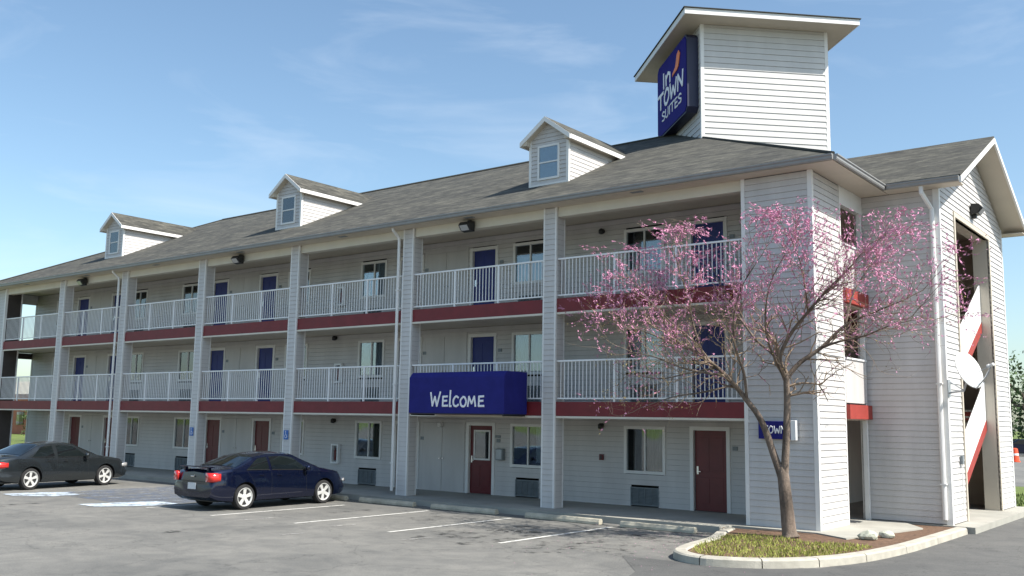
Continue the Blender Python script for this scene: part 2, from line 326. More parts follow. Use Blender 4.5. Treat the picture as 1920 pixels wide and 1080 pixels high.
wheel_stop(26.55,28.75,-1.2,-0.03,'half sunlit wheel stop in front of the last square column')
wheel_stop(29.3,31.15,-1.22,0.02,'sunlit wheel stop in front of the rightmost maroon door')

# ------------------------------------------------------------------ kerbs, island
def catmull(P, k=8):
    out = []
    for i in range(len(P)-1):
        p0, p1, p2, p3 = P[max(i-1, 0)], P[i], P[i+1], P[min(i+2, len(P)-1)]
        for j in range(k):
            t = j/k
            out.append(tuple(0.5*((2*p1[a])+(-p0[a]+p2[a])*t+(2*p0[a]-5*p1[a]+4*p2[a]-p3[a])*t*t+(-p0[a]+3*p1[a]-3*p2[a]+p3[a])*t**3) for a in range(len(p1))))
    out.append(P[-1]); return out
def kerb(P, w, name):
    Q = catmull(P); vs = []; fs = []
    for i, p in enumerate(Q):
        a, b = Q[max(i-1, 0)], Q[min(i+1, len(Q)-1)]; d = Vector((b[0]-a[0], b[1]-a[1], 0)).normalized(); nn = Vector((-d.y, d.x, 0))
        for off, z in ((0, LZ-0.05), (0.015, -0.03), (0.05, -0.004), (w-0.03, 0.0), (w, -0.03), (w, LZ-0.05)):
            q = Vector((p[0], p[1], 0))+nn*off; vs.append((q.x, q.y, z))
    for i in range(len(Q)-1):
        if i % 8 == 7:      # leave an open joint: shorten this step
            for k in range(6):
                a_, b_ = Vector(vs[i*6+k]), Vector(vs[(i+1)*6+k]); L_ = (b_-a_).length; vs.append(tuple(b_-(b_-a_)*min(0.5, 0.018/max(L_, .02))))
            e = len(vs)-6
            for k in range(5): fs.append((i*6+k, i*6+k+1, e+k+1, e+k))
            continue
        for k in range(5): fs.append((i*6+k, i*6+k+1, (i+1)*6+k+1, (i+1)*6+k))
    return MB().add(vs, fs).build(name, MT['concrete_pale'], kind='structure')
island = [(31.62,-0.82),(31.8,-1.6),(32.15,-2.7),(32.3,-3.9),(32.6,-4.9),(33.35,-5.35),(34.3,-4.95),(34.95,-4.1),(35.35,-2.9),(35.55,-1.2),(35.6,0.8),(35.62,3.2)]
kerb(island, 0.26, 'kerb')
kerb([(35.95,10.6),(36.25,13),(36.8,17),(37.6,22)], 0.26, 'kerb')
isl = catmull([(31.5,-0.6),(32.0,-1.9),(32.45,-3.8),(32.75,-4.75),(33.4,-5.1),(34.2,-4.75),(34.75,-4.0),(35.15,-2.9),(35.35,-1.2),(35.4,0.8),(35.4,3.3)], 5)
MB().add([(33.6,-0.5,-0.03)]+[(x, y, -0.03) for x, y in isl]+[(33.3,3.3,-0.03),(32,0.2,-0.03),(31.5,-0.3,-0.03)], [(0, i+1, i+2) for i in range(len(isl)+2)]).build('mulch_bed', MT['mulch'], kind='structure')
rear = [(36.2,10.6),(36.5,13),(37.1,17),(37.8,22),(30,22),(30,15.4),(33.2,15.4),(33.2,10.6)]
MB().add([(x, y, -0.06) for x, y in rear], [tuple(range(8))]).build('rear_verge', MT['lawn'], kind='structure')
# grass blades on the island
def inside(pt, poly):
    x, y = pt; c = False; j = len(poly)-1
    for i in range(len(poly)):
        if (poly[i][1] > y) != (poly[j][1] > y) and x < (poly[j][0]-poly[i][0])*(y-poly[i][1])/(poly[j][1]-poly[i][1])+poly[i][0]: c = not c
        j = i
    return c
gpoly = [(32.15,-2.2),(32.55,-3.9),(32.85,-4.7),(33.4,-5.0),(34.15,-4.65),(34.7,-3.9),(35.0,-2.9),(35.1,-1.6),(34.5,-1.5),(33.9,-1.9),(33.1,-1.35),(32.5,-1.4)]
g = MB(); rr = random.Random(3)
for k in range(13000):
    x, y = rr.uniform(32.0,35.3), rr.uniform(-5.1,-1.2)
    if not inside((x, y), gpoly): continue
    dens = 0.5+0.5*sin(x*3.1+1.3*sin(y*2.3))*cos(y*2.7)
    if rr.random() > 0.42+0.5*dens: continue
    a = rr.uniform(0, 2*pi); h = rr.uniform(0.02, 0.07); w = 0.007+0.005*rr.random(); lx, ly = rr.uniform(-.04,.04), rr.uniform(-.04,.04)
    g.add([(x-w*cos(a), y-w*sin(a), -0.035), (x+w*cos(a), y+w*sin(a), -0.035), (x+lx, y+ly, -0.03+h)], [(0, 1, 2)])
g.build('grass', MT['grass'], kind='stuff')
pt_ = MB()
for k in range(900):
    x, y = rr.gauss(32.6,1.6), rr.gauss(-2.6,1.6); onb = inside((x, y), gpoly)
    if not onb and (y > -0.9 or x > 35.2): continue
    z = -0.012 if onb else (LZ+0.014); a = rr.uniform(0, 6.28); w = rr.uniform(0.012, 0.028)
    pt_.add([(x, y, z), (x+w*cos(a), y+w*sin(a), z+0.004), (x-w*sin(a)*.7, y+w*cos(a)*.7, z+0.002)], [(0, 1, 2)])
pt_.build('fallen_petals', MT['blossom'], kind='stuff')
g = MB()
for k in range(2600):
    y = rr.uniform(10.8,21); x = 36.35+(y-10.6)*0.12-rr.random()**1.5*2.8
    a = rr.uniform(0, 2*pi); h = rr.uniform(0.05, 0.16); w = 0.018
    g.add([(x-w*cos(a), y-w*sin(a), -0.07), (x+w*cos(a), y+w*sin(a), -0.07), (x+rr.uniform(-.04,.04), y, -0.06+h)], [(0, 1, 2)])
g.build('verge_grass', MT['leaf2'], kind='stuff')

# ================================================================== MOTEL
motel = empty('motel', 'long three storey motel with pale lapped siding, maroon balcony bands and dormers on the roof', 'motel', loc=(0, 0, 0))
EXPO = 0.14
def lap_course(mb, o, u, n, a0, a1, b0, b1, z0, z1, t0=0.023, t1=0.004):
    "one lapped board: bottom interval a0..a1 at z0, top interval b0..b1 at z1, with a dark gap under the lap"
    z1 -= 0.0045
    o, u, n = Vector(o), Vector(u), Vector(n); Z = Vector((0, 0, 1))
    P = [o+u*a0+Z*z0+n*t0, o+u*a1+Z*z0+n*t0, o+u*b1+Z*z1+n*t1, o+u*b0+Z*z1+n*t1,
         o+u*a0+Z*z0-n*0.01, o+u*a1+Z*z0-n*0.01, o+u*b1+Z*z1-n*0.01, o+u*b0+Z*z1-n*0.01]
    mb.add(P, [(0,1,2,3),(7,6,5,4),(0,4,5,1),(1,5,6,2),(2,6,7,3),(3,7,4,0)])
def siding(parent, o, u, n, L, z0, z1, openings=(), individual=False, clip=None, m=None, expo=EXPO, indiv_if=None):
    m = m or MT['siding']; joined = MB(); k = 0; z = z0; cache = {}
    while z < z1-0.02:
        zt = min(z+expo, z1)
        segs = [(0.0, L)]
        for (a, b, c, d) in openings:
            if zt-0.03 > c and z+0.03 < d:
                ns = []
                for (p, q) in segs:
                    if a > p: ns.append((p, min(q, a)))
                    if b < q: ns.append((max(p, b), q))
                    if a <= p and b >= q: pass
                segs = [s for s in ns if s[1]-s[0] > 0.02]
        for (p, q) in segs:
            p2, q2 = p, q
            if clip:
                c0, c1 = clip(z), clip(zt); p2, q2 = max(p, c1[0]), min(q, c1[1]); p, q = max(p, c0[0]), min(q, c0[1])
                if q-p < 0.05: continue
                if q2 < p2: p2 = q2 = (p2+q2)/2
            ind = individual and (indiv_if is None or indiv_if(p, q, z))
            if ind:
                mb = MB(); lap_course(mb, (0,0,0), u, n, 0, q-p, p2-p, q2-p, 0, zt-z)
                key = (round(q-p, 3), round(p2-p, 3), round(q2-p, 3), round(zt-z, 3))
                if key not in cache: cache[key] = mb.mesh('siding_board', m)
                link_copy('siding_board', cache[key], parent, Vector(o)+Vector(u)*p+Vector((0, 0, z)))
            else: lap_course(joined, o, u, n, p, q, p2, q2, z, zt)
        z = zt; k += 1
    if joined.v: joined.build('siding', m, parent, kind='stuff')

YW = 2.2                       # room wall plane
FZ = [0.0, 2.70, 5.40]
XL, XR = -6.37, 33.45          # outer ends of the corner blocks
SOF = 7.86                     # soffit height
def wall_part(label=None):
    pass
# --- room wall
doorsX = [-1.75, 1.22, 8.72, 11.72, 19.15, 22.25, 29.83]
winsX = [-3.6, 2.92, 6.75, 13.5, 17.38, 24.03, 27.93]
DW, DH = 0.92, 2.03
WW, WB, WT = 1.16, 0.90, 2.06
room0, room1 = -6.3, 31.45
ops = []
for f, fz in enumerate(FZ):
    for x in doorsX: ops.append((x-DW/2-0.03-room0, x+DW/2+0.03-room0, fz-0.1, fz+DH+0.03))
    for x in winsX: ops.append((x-WW/2-room0, x+WW/2-room0, fz+WB, fz+WT))
    for x in winsX: ops.append((x-0.42-room0, x+0.42-room0, fz+0.05, fz+0.48))
rw = MB().box(room0+0.1, room1-0.1, YW+0.9, YW+1.0, 0, SOF).build('room_wall', MT['dark'], motel)
siding(rw, (room0, YW, 0), (1,0,0), (0,-1,0), room1-room0, 0.0, SOF, ops)
# return walls at the two ends of the room block, party walls hidden inside
e_ = MB(); e_.box(room1-0.1, room1-0.012, YW+0.01, 15, 0, SOF); e_.box(room0+0.012, room0+0.1, YW+0.01, 15, 0, SOF); e_.box(room0, room1, 14.9, 15.0, 0, SOF)
ew = e_.build('end_wall', MT['siding'], motel)
siding(ew, (room1-0.01, YW, 0), (0,1,0), (1,0,0), 1.3, 0.0, SOF)
ct = MB(); ct.box(room0-0.03, room0+0.07, YW-0.03, YW+0.05, 0, SOF); ct.build('corner_trim', MT['trim'], motel)
ct = MB(); ct.box(room1-0.07, room1+0.03, YW-0.03, YW+0.05, 0, SOF); ct.build('corner_trim', MT['trim'], motel)

# --- doors
def door(x, fz, m, office=False):
    d = MB().box(x-DW/2+0.02, x+DW/2-0.02, YW+0.05, YW+0.095, fz+0.01, fz+DH).build('door', m, motel, label=('maroon office door with a white framed glass light' if office else None))
    # raised panels
    for (a, b, c, e) in ((-0.34,-0.05,0.2,0.85),(0.05,0.34,0.2,0.85),(-0.34,-0.05,1.0,1.85),(0.05,0.34,1.0,1.85)):
        if office and c > 0.9: continue
        MB().box(x+a, x+b, YW+0.042, YW+0.052, fz+c, fz+e).build('door_panel', m, d, bevel=0.004)
    t = MB(); T = MT['trim']
    t.box(x-DW/2-0.1, x-DW/2, YW-0.035, YW+0.12, fz, fz+DH+0.1); t.box(x+DW/2, x+DW/2+0.1, YW-0.035, YW+0.12, fz, fz+DH+0.1)
    t.box(x-DW/2, x+DW/2, YW-0.035, YW+0.12, fz+DH, fz+DH+0.1); t.build('frame', T, d)
    h = MB(); h.box(x-0.39, x-0.34, YW+0.02, YW+0.05, fz+0.92, fz+1.12); h.box(x-0.38, x-0.27, YW-0.005, YW+0.02, fz+0.98, fz+1.0); h.build('handle', MT['chrome'], d)
    if office:
        q = MB(); a, b, c, e = x-0.30, x+0.34, fz+1.0, fz+1.9
        for (p, qq, r, s) in ((a, a+0.05, c, e), (b-0.05, b, c, e), (a+0.05, b-0.05, c, c+0.05), (a+0.05, b-0.05, e-0.05, e)): q.box(p, qq, YW+0.02, YW+0.05, r, s)
        q.build('light_frame', MT['trim'], d)
        MB().box(a+0.05, b-0.05, YW+0.03, YW+0.04, c+0.05, e-0.05).build('door_glass', MT['glass'], d)
        MB().box(a+0.05, b-0.05, YW+0.044, YW+0.049, c+0.05, e-0.05).build('dark_panel', MT['dark'], d)
    return d
for f, fz in enumerate(FZ):
    for x in doorsX: door(x, fz, MT['maroon_door'] if f == 0 else MT['navy_door'], office=(f == 0 and x == 22.25))
for fz in FZ:
    for x in doorsX:
        MB().box(x+DW/2+0.17, x+DW/2+0.31, YW-0.035, YW-0.024, fz+1.55, fz+1.65).build('number_plaque', MT['grille'], motel)
# --- windows
wr = random.Random(5)
def window(x, fz, f):
    fr = MB(); a, b, c, e = x-WW/2, x+WW/2, fz+WB, fz+WT
    for (p, q, r, s) in ((a-0.05, a+0.03, c-0.05, e+0.05), (b-0.03, b+0.05, c-0.05, e+0.05), (a+0.03, b-0.03, c-0.05, c+0.03), (a+0.03, b-0.03, e-0.03, e+0.05)): fr.box(p, q, YW-0.04, YW+0.06, r, s)
    fr.box(x-0.02, x+0.02, YW-0.01, YW+0.045, c+0.03, e-0.03)
    w = fr.build('window', MT['trim'], motel)
    MB().box(a+0.03, x-0.02, YW+0.01, YW+0.014, c+0.03, e-0.03).build('pane', MT['glass'], w)
    MB().box(x+0.02, b-0.03, YW+0.026, YW+0.030, c+0.03, e-0.03).build('pane', MT['glass'], w)
    bx = MB(); i0, i1 = YW+0.06, YW+0.85
    bx.add([(a,i0,c),(b,i0,c),(b,i1,c),(a,i1,c),(a,i0,e),(b,i0,e),(b,i1,e),(a,i1,e)], [(0,1,2,3),(4,5,6,7),(1,2,6,5),(2,3,7,6),(3,0,4,7)])
    bx.build('interior', MT['dark'], w)
    def curtain(p, q, m, zb=c):
        n = max(6, int((q-p)/0.035)); vs = []
        for i in range(n+1): yy = YW+0.14+0.018*sin(i*1.9)+0.006*sin(i*5.1); vs += [(p+(q-p)*i/n, yy, zb), (p+(q-p)*i/n, yy, e)]
        MB().add(vs, [(2*i, 2*i+2, 2*i+3, 2*i+1) for i in range(n)]).build('curtain', m, w)
    if f == 0:
        if abs(x-27.93) < .1: curtain(x+0.02, b, MT['curtain_dark'])
        elif abs(x-24.03) < .1: curtain(x+0.2, b, MT['curtain'], c+0.1)
        elif abs(x-17.38) < .1: curtain(x+0.05, b, MT['curtain_dark'])
        else: curtain(a, x-0.1, MT['curtain'])
    elif f == 1:
        if abs(x-17.38) < .1 or abs(x-6.75) < .1: curtain(x-0.05, b, MT['curtain'])
        else: curtain(a, b, MT['curtain'])
    else:
        if abs(x-17.38) < .1: curtain(x-0.02, b, MT['curtain'])
        elif abs(x-24.03) < .1 or abs(x-27.93) < .1:
            # half drawn: lower part bright
            n = 18; vs = []
            for i in range(n+1): vs += [(a+(b-a)*i/n, YW+0.14+0.012*sin(i*1.7), c), (a+(b-a)*i/n, YW+0.14+0.012*sin(i*1.7), e-0.33)]
            MB().add(vs, [(2*i, 2*i+2, 2*i+3, 2*i+1) for i in range(n)]).build('curtain', MT['curtain'], w)
        else: curtain(a, b, MT['curtain'])
    return w
for f, fz in enumerate(FZ):
    for x in winsX: window(x, fz, f)
# --- through-wall air conditioner grilles
gm_ = MB(); a, b, c, e = -0.4, 0.4, 0.06, 0.47
gfr = MB(); gfr.box(a-.03, b+.03, -0.03, 0.05, c-.03, c); gfr.box(a-.03, b+.03, -0.03, 0.05, e, e+.03); gfr.box(a-.03, a, -0.03, 0.05, c, e); gfr.box(b, b+.03, -0.03, 0.05, c, e)
gfr.box(a, b, 0.04, 0.06, c, e)
for k in range(11):
    z = c+0.012+k*0.0365; gfr.add([(a,-0.012,z),(b,-0.012,z),(b,0.02,z+0.026),(a,0.02,z+0.026),(a,-0.012,z+.006),(b,-0.012,z+.006),(b,0.02,z+0.032),(a,0.02,z+0.032)], [(0,1,2,3),(4,5,6,7),(0,1,5,4),(2,3,7,6)])
for k in range(1, 4): gfr.box(a+k*0.2-.004, a+k*0.2+.004, -0.02, 0.0, c, e)
gme = gfr.mesh('air_conditioner_grille', MT['grille'])
for fz in FZ:
    for x in winsX: link_copy('air_conditioner_grille', gme, motel, (x, YW, fz))
# --- closet doors between the door pairs
for pc in (-0.27, 10.22, 20.70):
    for fz in FZ:
        c0 = MB(); c0.box(pc-0.92, pc+0.92, YW-0.03, YW-0.018, fz+2.1, fz+2.2); c0.box(pc-0.92, pc-0.82, YW-0.03, YW-0.018, fz, fz+2.1); c0.box(pc+0.82, pc+0.92, YW-0.03, YW-0.018, fz, fz+2.1)
        cd = c0.build('closet_door', MT['siding'], motel)
        for s in (-1, 1):
            q = MB(); q.box(pc+(0.01 if s > 0 else -0.82), pc+(0.82 if s > 0 else -0.01), YW-0.028, YW-0.017, fz+0.02, fz+2.09); q.build('leaf', MT['siding'], cd)
            MB().lathe((pc+s*0.07, YW-0.028, fz+1.0), (0, -1, 0), [(0, 0.012), (0.03, 0.012), (0.035, 0.025), (0.05, 0.02)], 10).build('knob', MT['chrome'], cd)
# --- floor slabs, bands, strips and ceilings
for f in (1, 2):
    z = FZ[f]
    MB().box(XL+0.02, XR-0.02, 0.16, 3.4, z-0.36, z-0.001).build('balcony_slab', MT['cream'], motel)
CW = 0.42; CD = 0.40
colX = [n*W+(0.28 if n == 0 else 0.0) for n in range(0, 6)]
blockL = (XL, -4.70); blockR = (31.78, XR)
edges = [blockL[1]]+[c for x in colX for c in (x, x+CW)]+[blockR[0]]
bays = [(edges[i], edges[i+1]) for i in range(0, len(edges), 2)]
for f in (1, 2):
    z = FZ[f]
    for (a, b) in bays:
        MB().box(a+0.003, b-0.003, 0.04, 0.158, z-0.36, z+0.005).build('balcony_band', MT['maroon'], motel)
        MB().box(a+0.003, b-0.003, 0.03, 0.157, z-0.415, z-0.362).build('band_moulding', MT['beam'], motel)
# --- top beam and soffit
for (a, b) in bays: MB().box(a+0.003, b-0.003, 0.06, 0.32, 7.60, SOF-0.002).build('eave_beam', MT['beam'], motel)
MB().box(XL-0.65, XR+0.65, -0.45, YW, SOF, SOF+0.03).build('soffit', MT['cream'], motel)
MB().box(XR-0.3, XR+0.65, YW, 3.41, SOF, SOF+0.03).build('soffit', MT['cream'], motel)
MB().box(XL-0.65, XL+0.3, YW, 3.41, SOF, SOF+0.03).build('soffit', MT['cream'], motel)
for (a, b) in bays:
    MB().box((a+b)/2-0.16, (a+b)/2+0.16, -0.36, -0.22, SOF-0.012, SOF-0.001).build('soffit_vent', MT['grille'], motel)
# --- columns
def column(x):
    cm = MB().box(x+0.01, x+CW-0.01, 0.012, CD-0.01, 0, SOF).build('column', MT['lap_shade_backing'], motel)
    t = MB(); w = 0.045
    for (p, q) in ((x-0.002, x+w), (x+CW-w, x+CW+0.002)):
        t.box(p, q, -0.012, w, 0, SOF); t.box(p, q, CD-w, CD+0.002, 0, SOF)
    t.build('corner_trim', MT['trim'], cm)
    mb = MB(); z = 0.0
    while z < SOF:
        lap_course(mb, (x, 0, 0), (1,0,0), (0,-1,0), w, CW-w, w, CW-w, z, min(z+EXPO, SOF), 0.016, 0.002)
        lap_course(mb, (x+CW, 0, 0), (0,1,0), (1,0,0), w, CD-w, w, CD-w, z, min(z+EXPO, SOF), 0.0, -0.008)
        z += EXPO
    mb.build('siding', MT['siding'], cm, kind='stuff')
    return cm
for x in colX: column(x)
# --- downspouts
def downspout(pts, r=0.045, name='downspout'):
    m_ = MB(); m_.tube(pts, r, 10); o = m_.build(name, MT['trim'], motel)
    for z in (0.9, 3.2, 6.0):
        x, y = pts[-1][0], pts[-1][1]; q = MB(); q.box(x-0.07, x+0.07, y-0.055, y+0.055, z, z+0.03); q.build('strap', MT['trim'], o)
    return o
for cx in (colX[1]-0.12, colX[4]-0.12):
    downspout([(cx,-0.36,7.87),(cx,-0.34,7.80),(cx,-0.10,7.62),(cx,-0.07,7.5),(cx,-0.06,0.12)])
downspout([(34.98,3.0,7.86),(34.98,3.0,7.72),(35.12,3.32,7.35),(35.12,3.33,0.12)], 0.055)
# --- railings
balus = MB().box(-0.009, 0.009, -0.009, 0.009, 0, 0.93).mesh('baluster', MT['rail'])
RY = 0.10
for bi, (a, b) in enumerate(bays):
    for f in (1, 2):
        z = FZ[f]
        rl = MB().box(a, b, RY-0.03, RY+0.03, z+1.04, z+1.085).build('railing', MT['rail'], motel, bevel=0.006)
        MB().box(a, b, RY-0.018, RY+0.018, z+0.075, z+0.11).build('bottom_rail', MT['rail'], rl)
        for k in (1, 2):
            x = a+(b-a)*k/3; MB().box(x-0.028, x+0.028, RY-0.026, RY+0.026, z, z+1.04).build('post', MT['rail'], rl)
        n = int((b-a)/0.112); j = MB()
        for i in range(1, n):
            x = a+(b-a)*i/n
            if min(abs(x-(a+(b-a)/3)), abs(x-(a+(b-a)*2/3))) < 0.045: continue
            if bi >= len(bays)-3: link_copy('baluster', balus, rl, (x, RY, z+0.11))
            else: j.box(x-0.009, x+0.009, RY-0.009, RY+0.009, z+0.11, z+1.04)
        j.build('balusters', MT['rail'], rl, kind='stuff')

# --- corner blocks (solid, lapped siding)
def block(x0, x1, indiv):
    yb = 1.74 if indiv else 0.70
    b = MB().box(x0+0.012, x1-0.012, 0.012, yb, 0, SOF-0.002).build('corner_block', MT['lap_shade_backing'] if indiv else MT['brown_wall'], motel)
    siding(b, (x0+0.09, 0.012, 0), (1,0,0), (0,-1,0), x1-x0-0.18, 0.0, SOF-0.004, individual=indiv)
    if indiv: siding(b, (x1-0.012, 0.09, 0), (0,1,0), (1,0,0), 1.65, 0.0, SOF-0.004, individual=True)
    t = MB()
    t.box(x0, x0+0.09, -0.015, 0.08, 0, SOF-0.003); t.build('corner_trim', MT['trim'], b)
    t = MB(); t.box(x1-0.09, x1+0.012, -0.015, 0.09, 0, SOF-0.003); t.build('corner_trim', MT['trim'], b)
    t = MB(); t.box(x1-0.06, x1+0.012, yb, yb+0.06, 0, SOF-0.003); t.build('corner_trim', MT['trim'], b)
    return b
block(*blockR, True); block(*blockL, False)
# --- corner side openings: slab edge, guard, header, post
for X, s in ((XR, 1), (XL, -1)):
    ya_ = 1.802 if s > 0 else 0.762
    hd = MB(); hd.box(min(X-0.15*s, X), max(X-0.15*s, X), ya_, 3.40, 7.42, SOF-0.003); hd.build('header', MT['trim'], motel)
    q = MB(); q.box(min(X-0.1*s, X-0.0*s), max(X-0.1*s, X-0.0*s), 3.24, 3.34, 0, 7.42); q.build('opening_post', MT['trim'], motel)
    for f in (1, 2):
        z = FZ[f]
        q = MB(); q.box(min(X-0.1*s, X+0.10*s), max(X-0.1*s, X+0.10*s), ya_, 3.392, z-0.33, z); q.build('slab_edge', MT['brick_red'], motel)
        if s < 0:
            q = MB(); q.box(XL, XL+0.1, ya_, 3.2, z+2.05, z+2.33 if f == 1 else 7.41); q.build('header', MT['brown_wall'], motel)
            continue
        q = MB(); q.box(min(X-0.02*s, X+0.02*s), max(X-0.02*s, X+0.02*s), 1.802, 3.24, z+0.04, z+1.05); g_ = q.build('guard_panel', MT['siding'], motel)
        q = MB(); q.box(min(X-0.05*s, X+0.05*s), max(X-0.05*s, X+0.05*s), 1.802, 3.24, z+1.05, z+1.09); q.build('cap_rail', MT['rail'], g_)

# --- stair blocks (right one in view, left one mirrored far away)
SX0, SX1, SY0, SY1 = 33.25, 35.25, 3.41, 10.40
OPY0, OPY1, OPZ = 4.85, 8.55, 7.42
RIDY = (SY0+SY1)/2
RS = 0.475
EAVE_Z = 8.0
def stair_block(mir):
    fx = (lambda x: x) if not mir else (lambda x: (XL+XR)-x)
    n = 1 if not mir else -1
    def bx(mb, x0, x1, *r): mb.box(min(fx(x0), fx(x1)), max(fx(x0), fx(x1)), *r); return mb
    root = MB(); bx(root, SX0+0.012, SX1-0.012, SY0+0.012, SY0+0.12, 0, SOF)        # front wall backing
    fw = root.build('stair_front_wall', MT['lap_shade_backing'], motel)
    if not mir: siding(fw, (SX0+0.02, SY0+0.012, 0), (1,0,0), (0,-1,0), SX1-SX0-0.14, 0.02, SOF-0.003, individual=True)
    t = MB(); bx(t, SX1-0.12, SX1+0.02, SY0-0.012, SY0+0.10, 0, SOF+0.0); t.build('corner_trim', MT['trim'], fw)
    t = MB(); bx(t, SX0-0.0, SX0+0.02, SY0-0.012, SY0+0.09, 0, SOF); t.build('corner_trim', MT['trim'], fw)
    # gable wall
    gw = MB()
    zp = lambda y: EAVE_Z-0.14+RS*(min(y-SY0, SY1-y)+0.45)-0.05
    X0, X1 = SX1-0.10, SX1-0.012
    bx(gw, X0, X1, SY0+0.12, OPY0-0.05, 0, OPZ); bx(gw, X0, X1, OPY1+0.05, SY1-0.01, 0, OPZ)
    pr = MB(); poly = [(fx(X0), SY0+0.12, OPZ), (fx(X0), SY1-0.01, OPZ), (fx(X0), SY1-0.01, zp(SY1-0.01)), (fx(X0), RIDY, zp(RIDY)), (fx(X0), SY0+0.12, zp(SY0+0.12))]
    gw.prism(poly, (fx(X1)-fx(X0), 0, 0))
    gw = gw.build('gable_wall', MT['lap_shade_backing'], motel)
    siding(gw, (fx(SX1-0.012), SY0+0.10, 0), (0,1,0), (n,0,0), SY1-SY0-0.2, 0.02, zp(RIDY)-0.02, [(OPY0-SY0-0.1, OPY1-SY0-0.1, -1, OPZ)],
           individual=not mir, indiv_if=lambda p, q, z: p < 3.0,
           clip=lambda z: ((0, 99) if z < zp(SY0) else ((z-zp(SY0))/RS-0.1, (SY1-SY0)-(z-zp(SY0))/RS-0.1)))
    t = MB(); bx(t, SX1-0.10, SX1+0.02, SY1-0.10, SY1+0.01, 0, zp(SY1)-0.02); t.build('corner_trim', MT['trim'], gw)
    # opening trim with deep jambs
    t = MB(); bx(t, SX1-0.40, SX1+0.034, OPY1, OPY1+0.10, 0, OPZ); bx(t, SX1-0.16, SX1+0.034, OPY0-0.10, OPY0, 0, OPZ); bx(t, SX1-0.40, SX1+0.034, OPY0-0.10, OPY1+0.10, OPZ, OPZ+0.12)
    t.build('opening_trim', MT['cream'], gw)
    # side and rear shell, inner ceiling
    sh = MB(); bx(sh, 29.5, SX1-0.1, SY1-0.12, SY1-0.012, 0, SOF); bx(sh, 29.5, 29.6, SY0+0.12, SY1-0.12, 0, SOF)
    sh.build('stair_back_wall', MT['stairwall'], motel)
    c = MB(); bx(c, 29.6, SX1-0.1, SY0+0.12, SY1-0.12, SOF-0.1, SOF-0.05); c.build('stair_ceiling', MT['cream'], motel)
    # flights
    for f in (0, 1):
        z0 = FZ[f]; ya, yb = 4.75, 9.05; xa, xb = 33.75, 34.95
        fl = MB()
        n_ = 15; dz = 2.7/n_; dy = (yb-ya)/n_
        fl = MB(); bx(fl, xa, xb, ya, ya+dy, z0+dz-0.05, z0+dz); root_f = fl.build('stair_flight', MT['concrete'], motel)
        for i in range(1, n_):
            q = MB(); bx(q, xa, xb, ya+i*dy, ya+(i+1)*dy+0.02, z0+(i+1)*dz-0.05, z0+(i+1)*dz); q.build('tread', MT['concrete'], root_f)
        for xs in (xa-0.06, xb):
            q = MB(); q.prism([(fx(xs), ya-0.05, z0-0.0), (fx(xs), yb, z0+2.42), (fx(xs), yb, z0+2.7), (fx(xs), ya-0.05, z0+0.26)], (n*0.05, 0, 0)); q.build('stringer', MT['brick_red'], root_f)
            q = MB(); q.prism([(fx(xs+0.01), ya-0.05, z0+0.27), (fx(xs+0.01), yb, z0+2.71), (fx(xs+0.01), yb, z0+3.75), (fx(xs+0.01), ya-0.05, z0+1.25)], (n*0.03, 0, 0)); q.build('guard_panel', MT['rail'], root_f)
        ld = MB(); bx(ld, 29.6, SX1-0.12, 9.07, SY1-0.13, z0+2.42, z0+2.69); ld.build('landing', MT['brick_red'], motel)
        ld = MB(); bx(ld, 29.6, 33.7, SY0+0.13, 9.07, z0+2.42, z0+2.69); ld.build('landing', MT['maroon'], motel)
        ld = MB(); bx(ld, 33.7, SX1-0.12, SY0+0.13, 4.72, z0+2.42, z0+2.69); ld.build('landing', MT['brick_red'], motel)
        q = MB(); bx(q, SX1-0.16, SX1-0.12, OPY0-0.0, 4.72+0.3, z0+2.7, z0+3.7); q.build('guard_panel', MT['rail'], motel)
stair_block(False); stair_block(True)

# --- roofs
EY0, EY1 = -0.47, 15.5; EX0, EX1 = XL-0.67, XR+0.67
RY_ = (EY0+EY1)/2; RH = RY_-EY0; RZ = EAVE_Z+RS*RH
def roof_obj(name, polys, m, parent, thick=0.06):
    "each polygon is a roof plane: (points, uv_origin, eave direction)"
    vs, fs, uvs = [], [], []
    for pts, o, d in polys:
        P = [Vector(p) for p in pts]; o = Vector(o); d = Vector(d).normalized()
        nrm = (P[1]-P[0]).cross(P[2]-P[0]).normalized()
        if nrm.z < 0: nrm = -nrm
        up = nrm.cross(d); up = up if up.z > 0 else -up
        k = len(vs); vs += P; fs.append(tuple(range(k, k+len(P)))); uvs += [((p-o).dot(d), (p-o).dot(up)) for p in P]
        Q = [p-Vector((0, 0, thick)) for p in P]; k2 = len(vs); vs += Q; fs.append(tuple(range(k2+len(P)-1, k2-1, -1))); uvs += [(0, 0)]*len(P)
        for i in range(len(P)):
            j = (i+1) % len(P); fs.append((k+i, k2+i, k2+j, k+j))
    me = bpy.data.meshes.new(name); me.from_pydata([tuple(v) for v in vs], [], fs); me.update(); me.materials.append(m)
    uvl = me.uv_layers.new(name='UVMap')
    for lp in me.loops: uvl.data[lp.index].uv = uvs[lp.vertex_index]
    ob = bpy.data.objects.new(name, me); COL.objects.link(ob); ob.parent = parent; return ob
A = (EX0, EY0, EAVE_Z); B = (EX1, EY0, EAVE_Z); Cc = (EX1, EY1, EAVE_Z); D = (EX0, EY1, EAVE_Z)
R1 = (EX0+RH, RY_, RZ); R2 = (EX1-RH, RY_, RZ)
roof = roof_obj('roof', [((A, B, R2, R1), A, (1,0,0)), ((Cc, D, R1, R2), Cc, (1,0,0)), ((B, Cc, R2), B, (0,1,0)), ((D, A, R1), D, (0,1,0))], MT['shingle'], motel)
rc = MB(); rc.tube([R1, R2], 0.06, 6); rc.build('ridge_cap', MT['shingle'], roof)
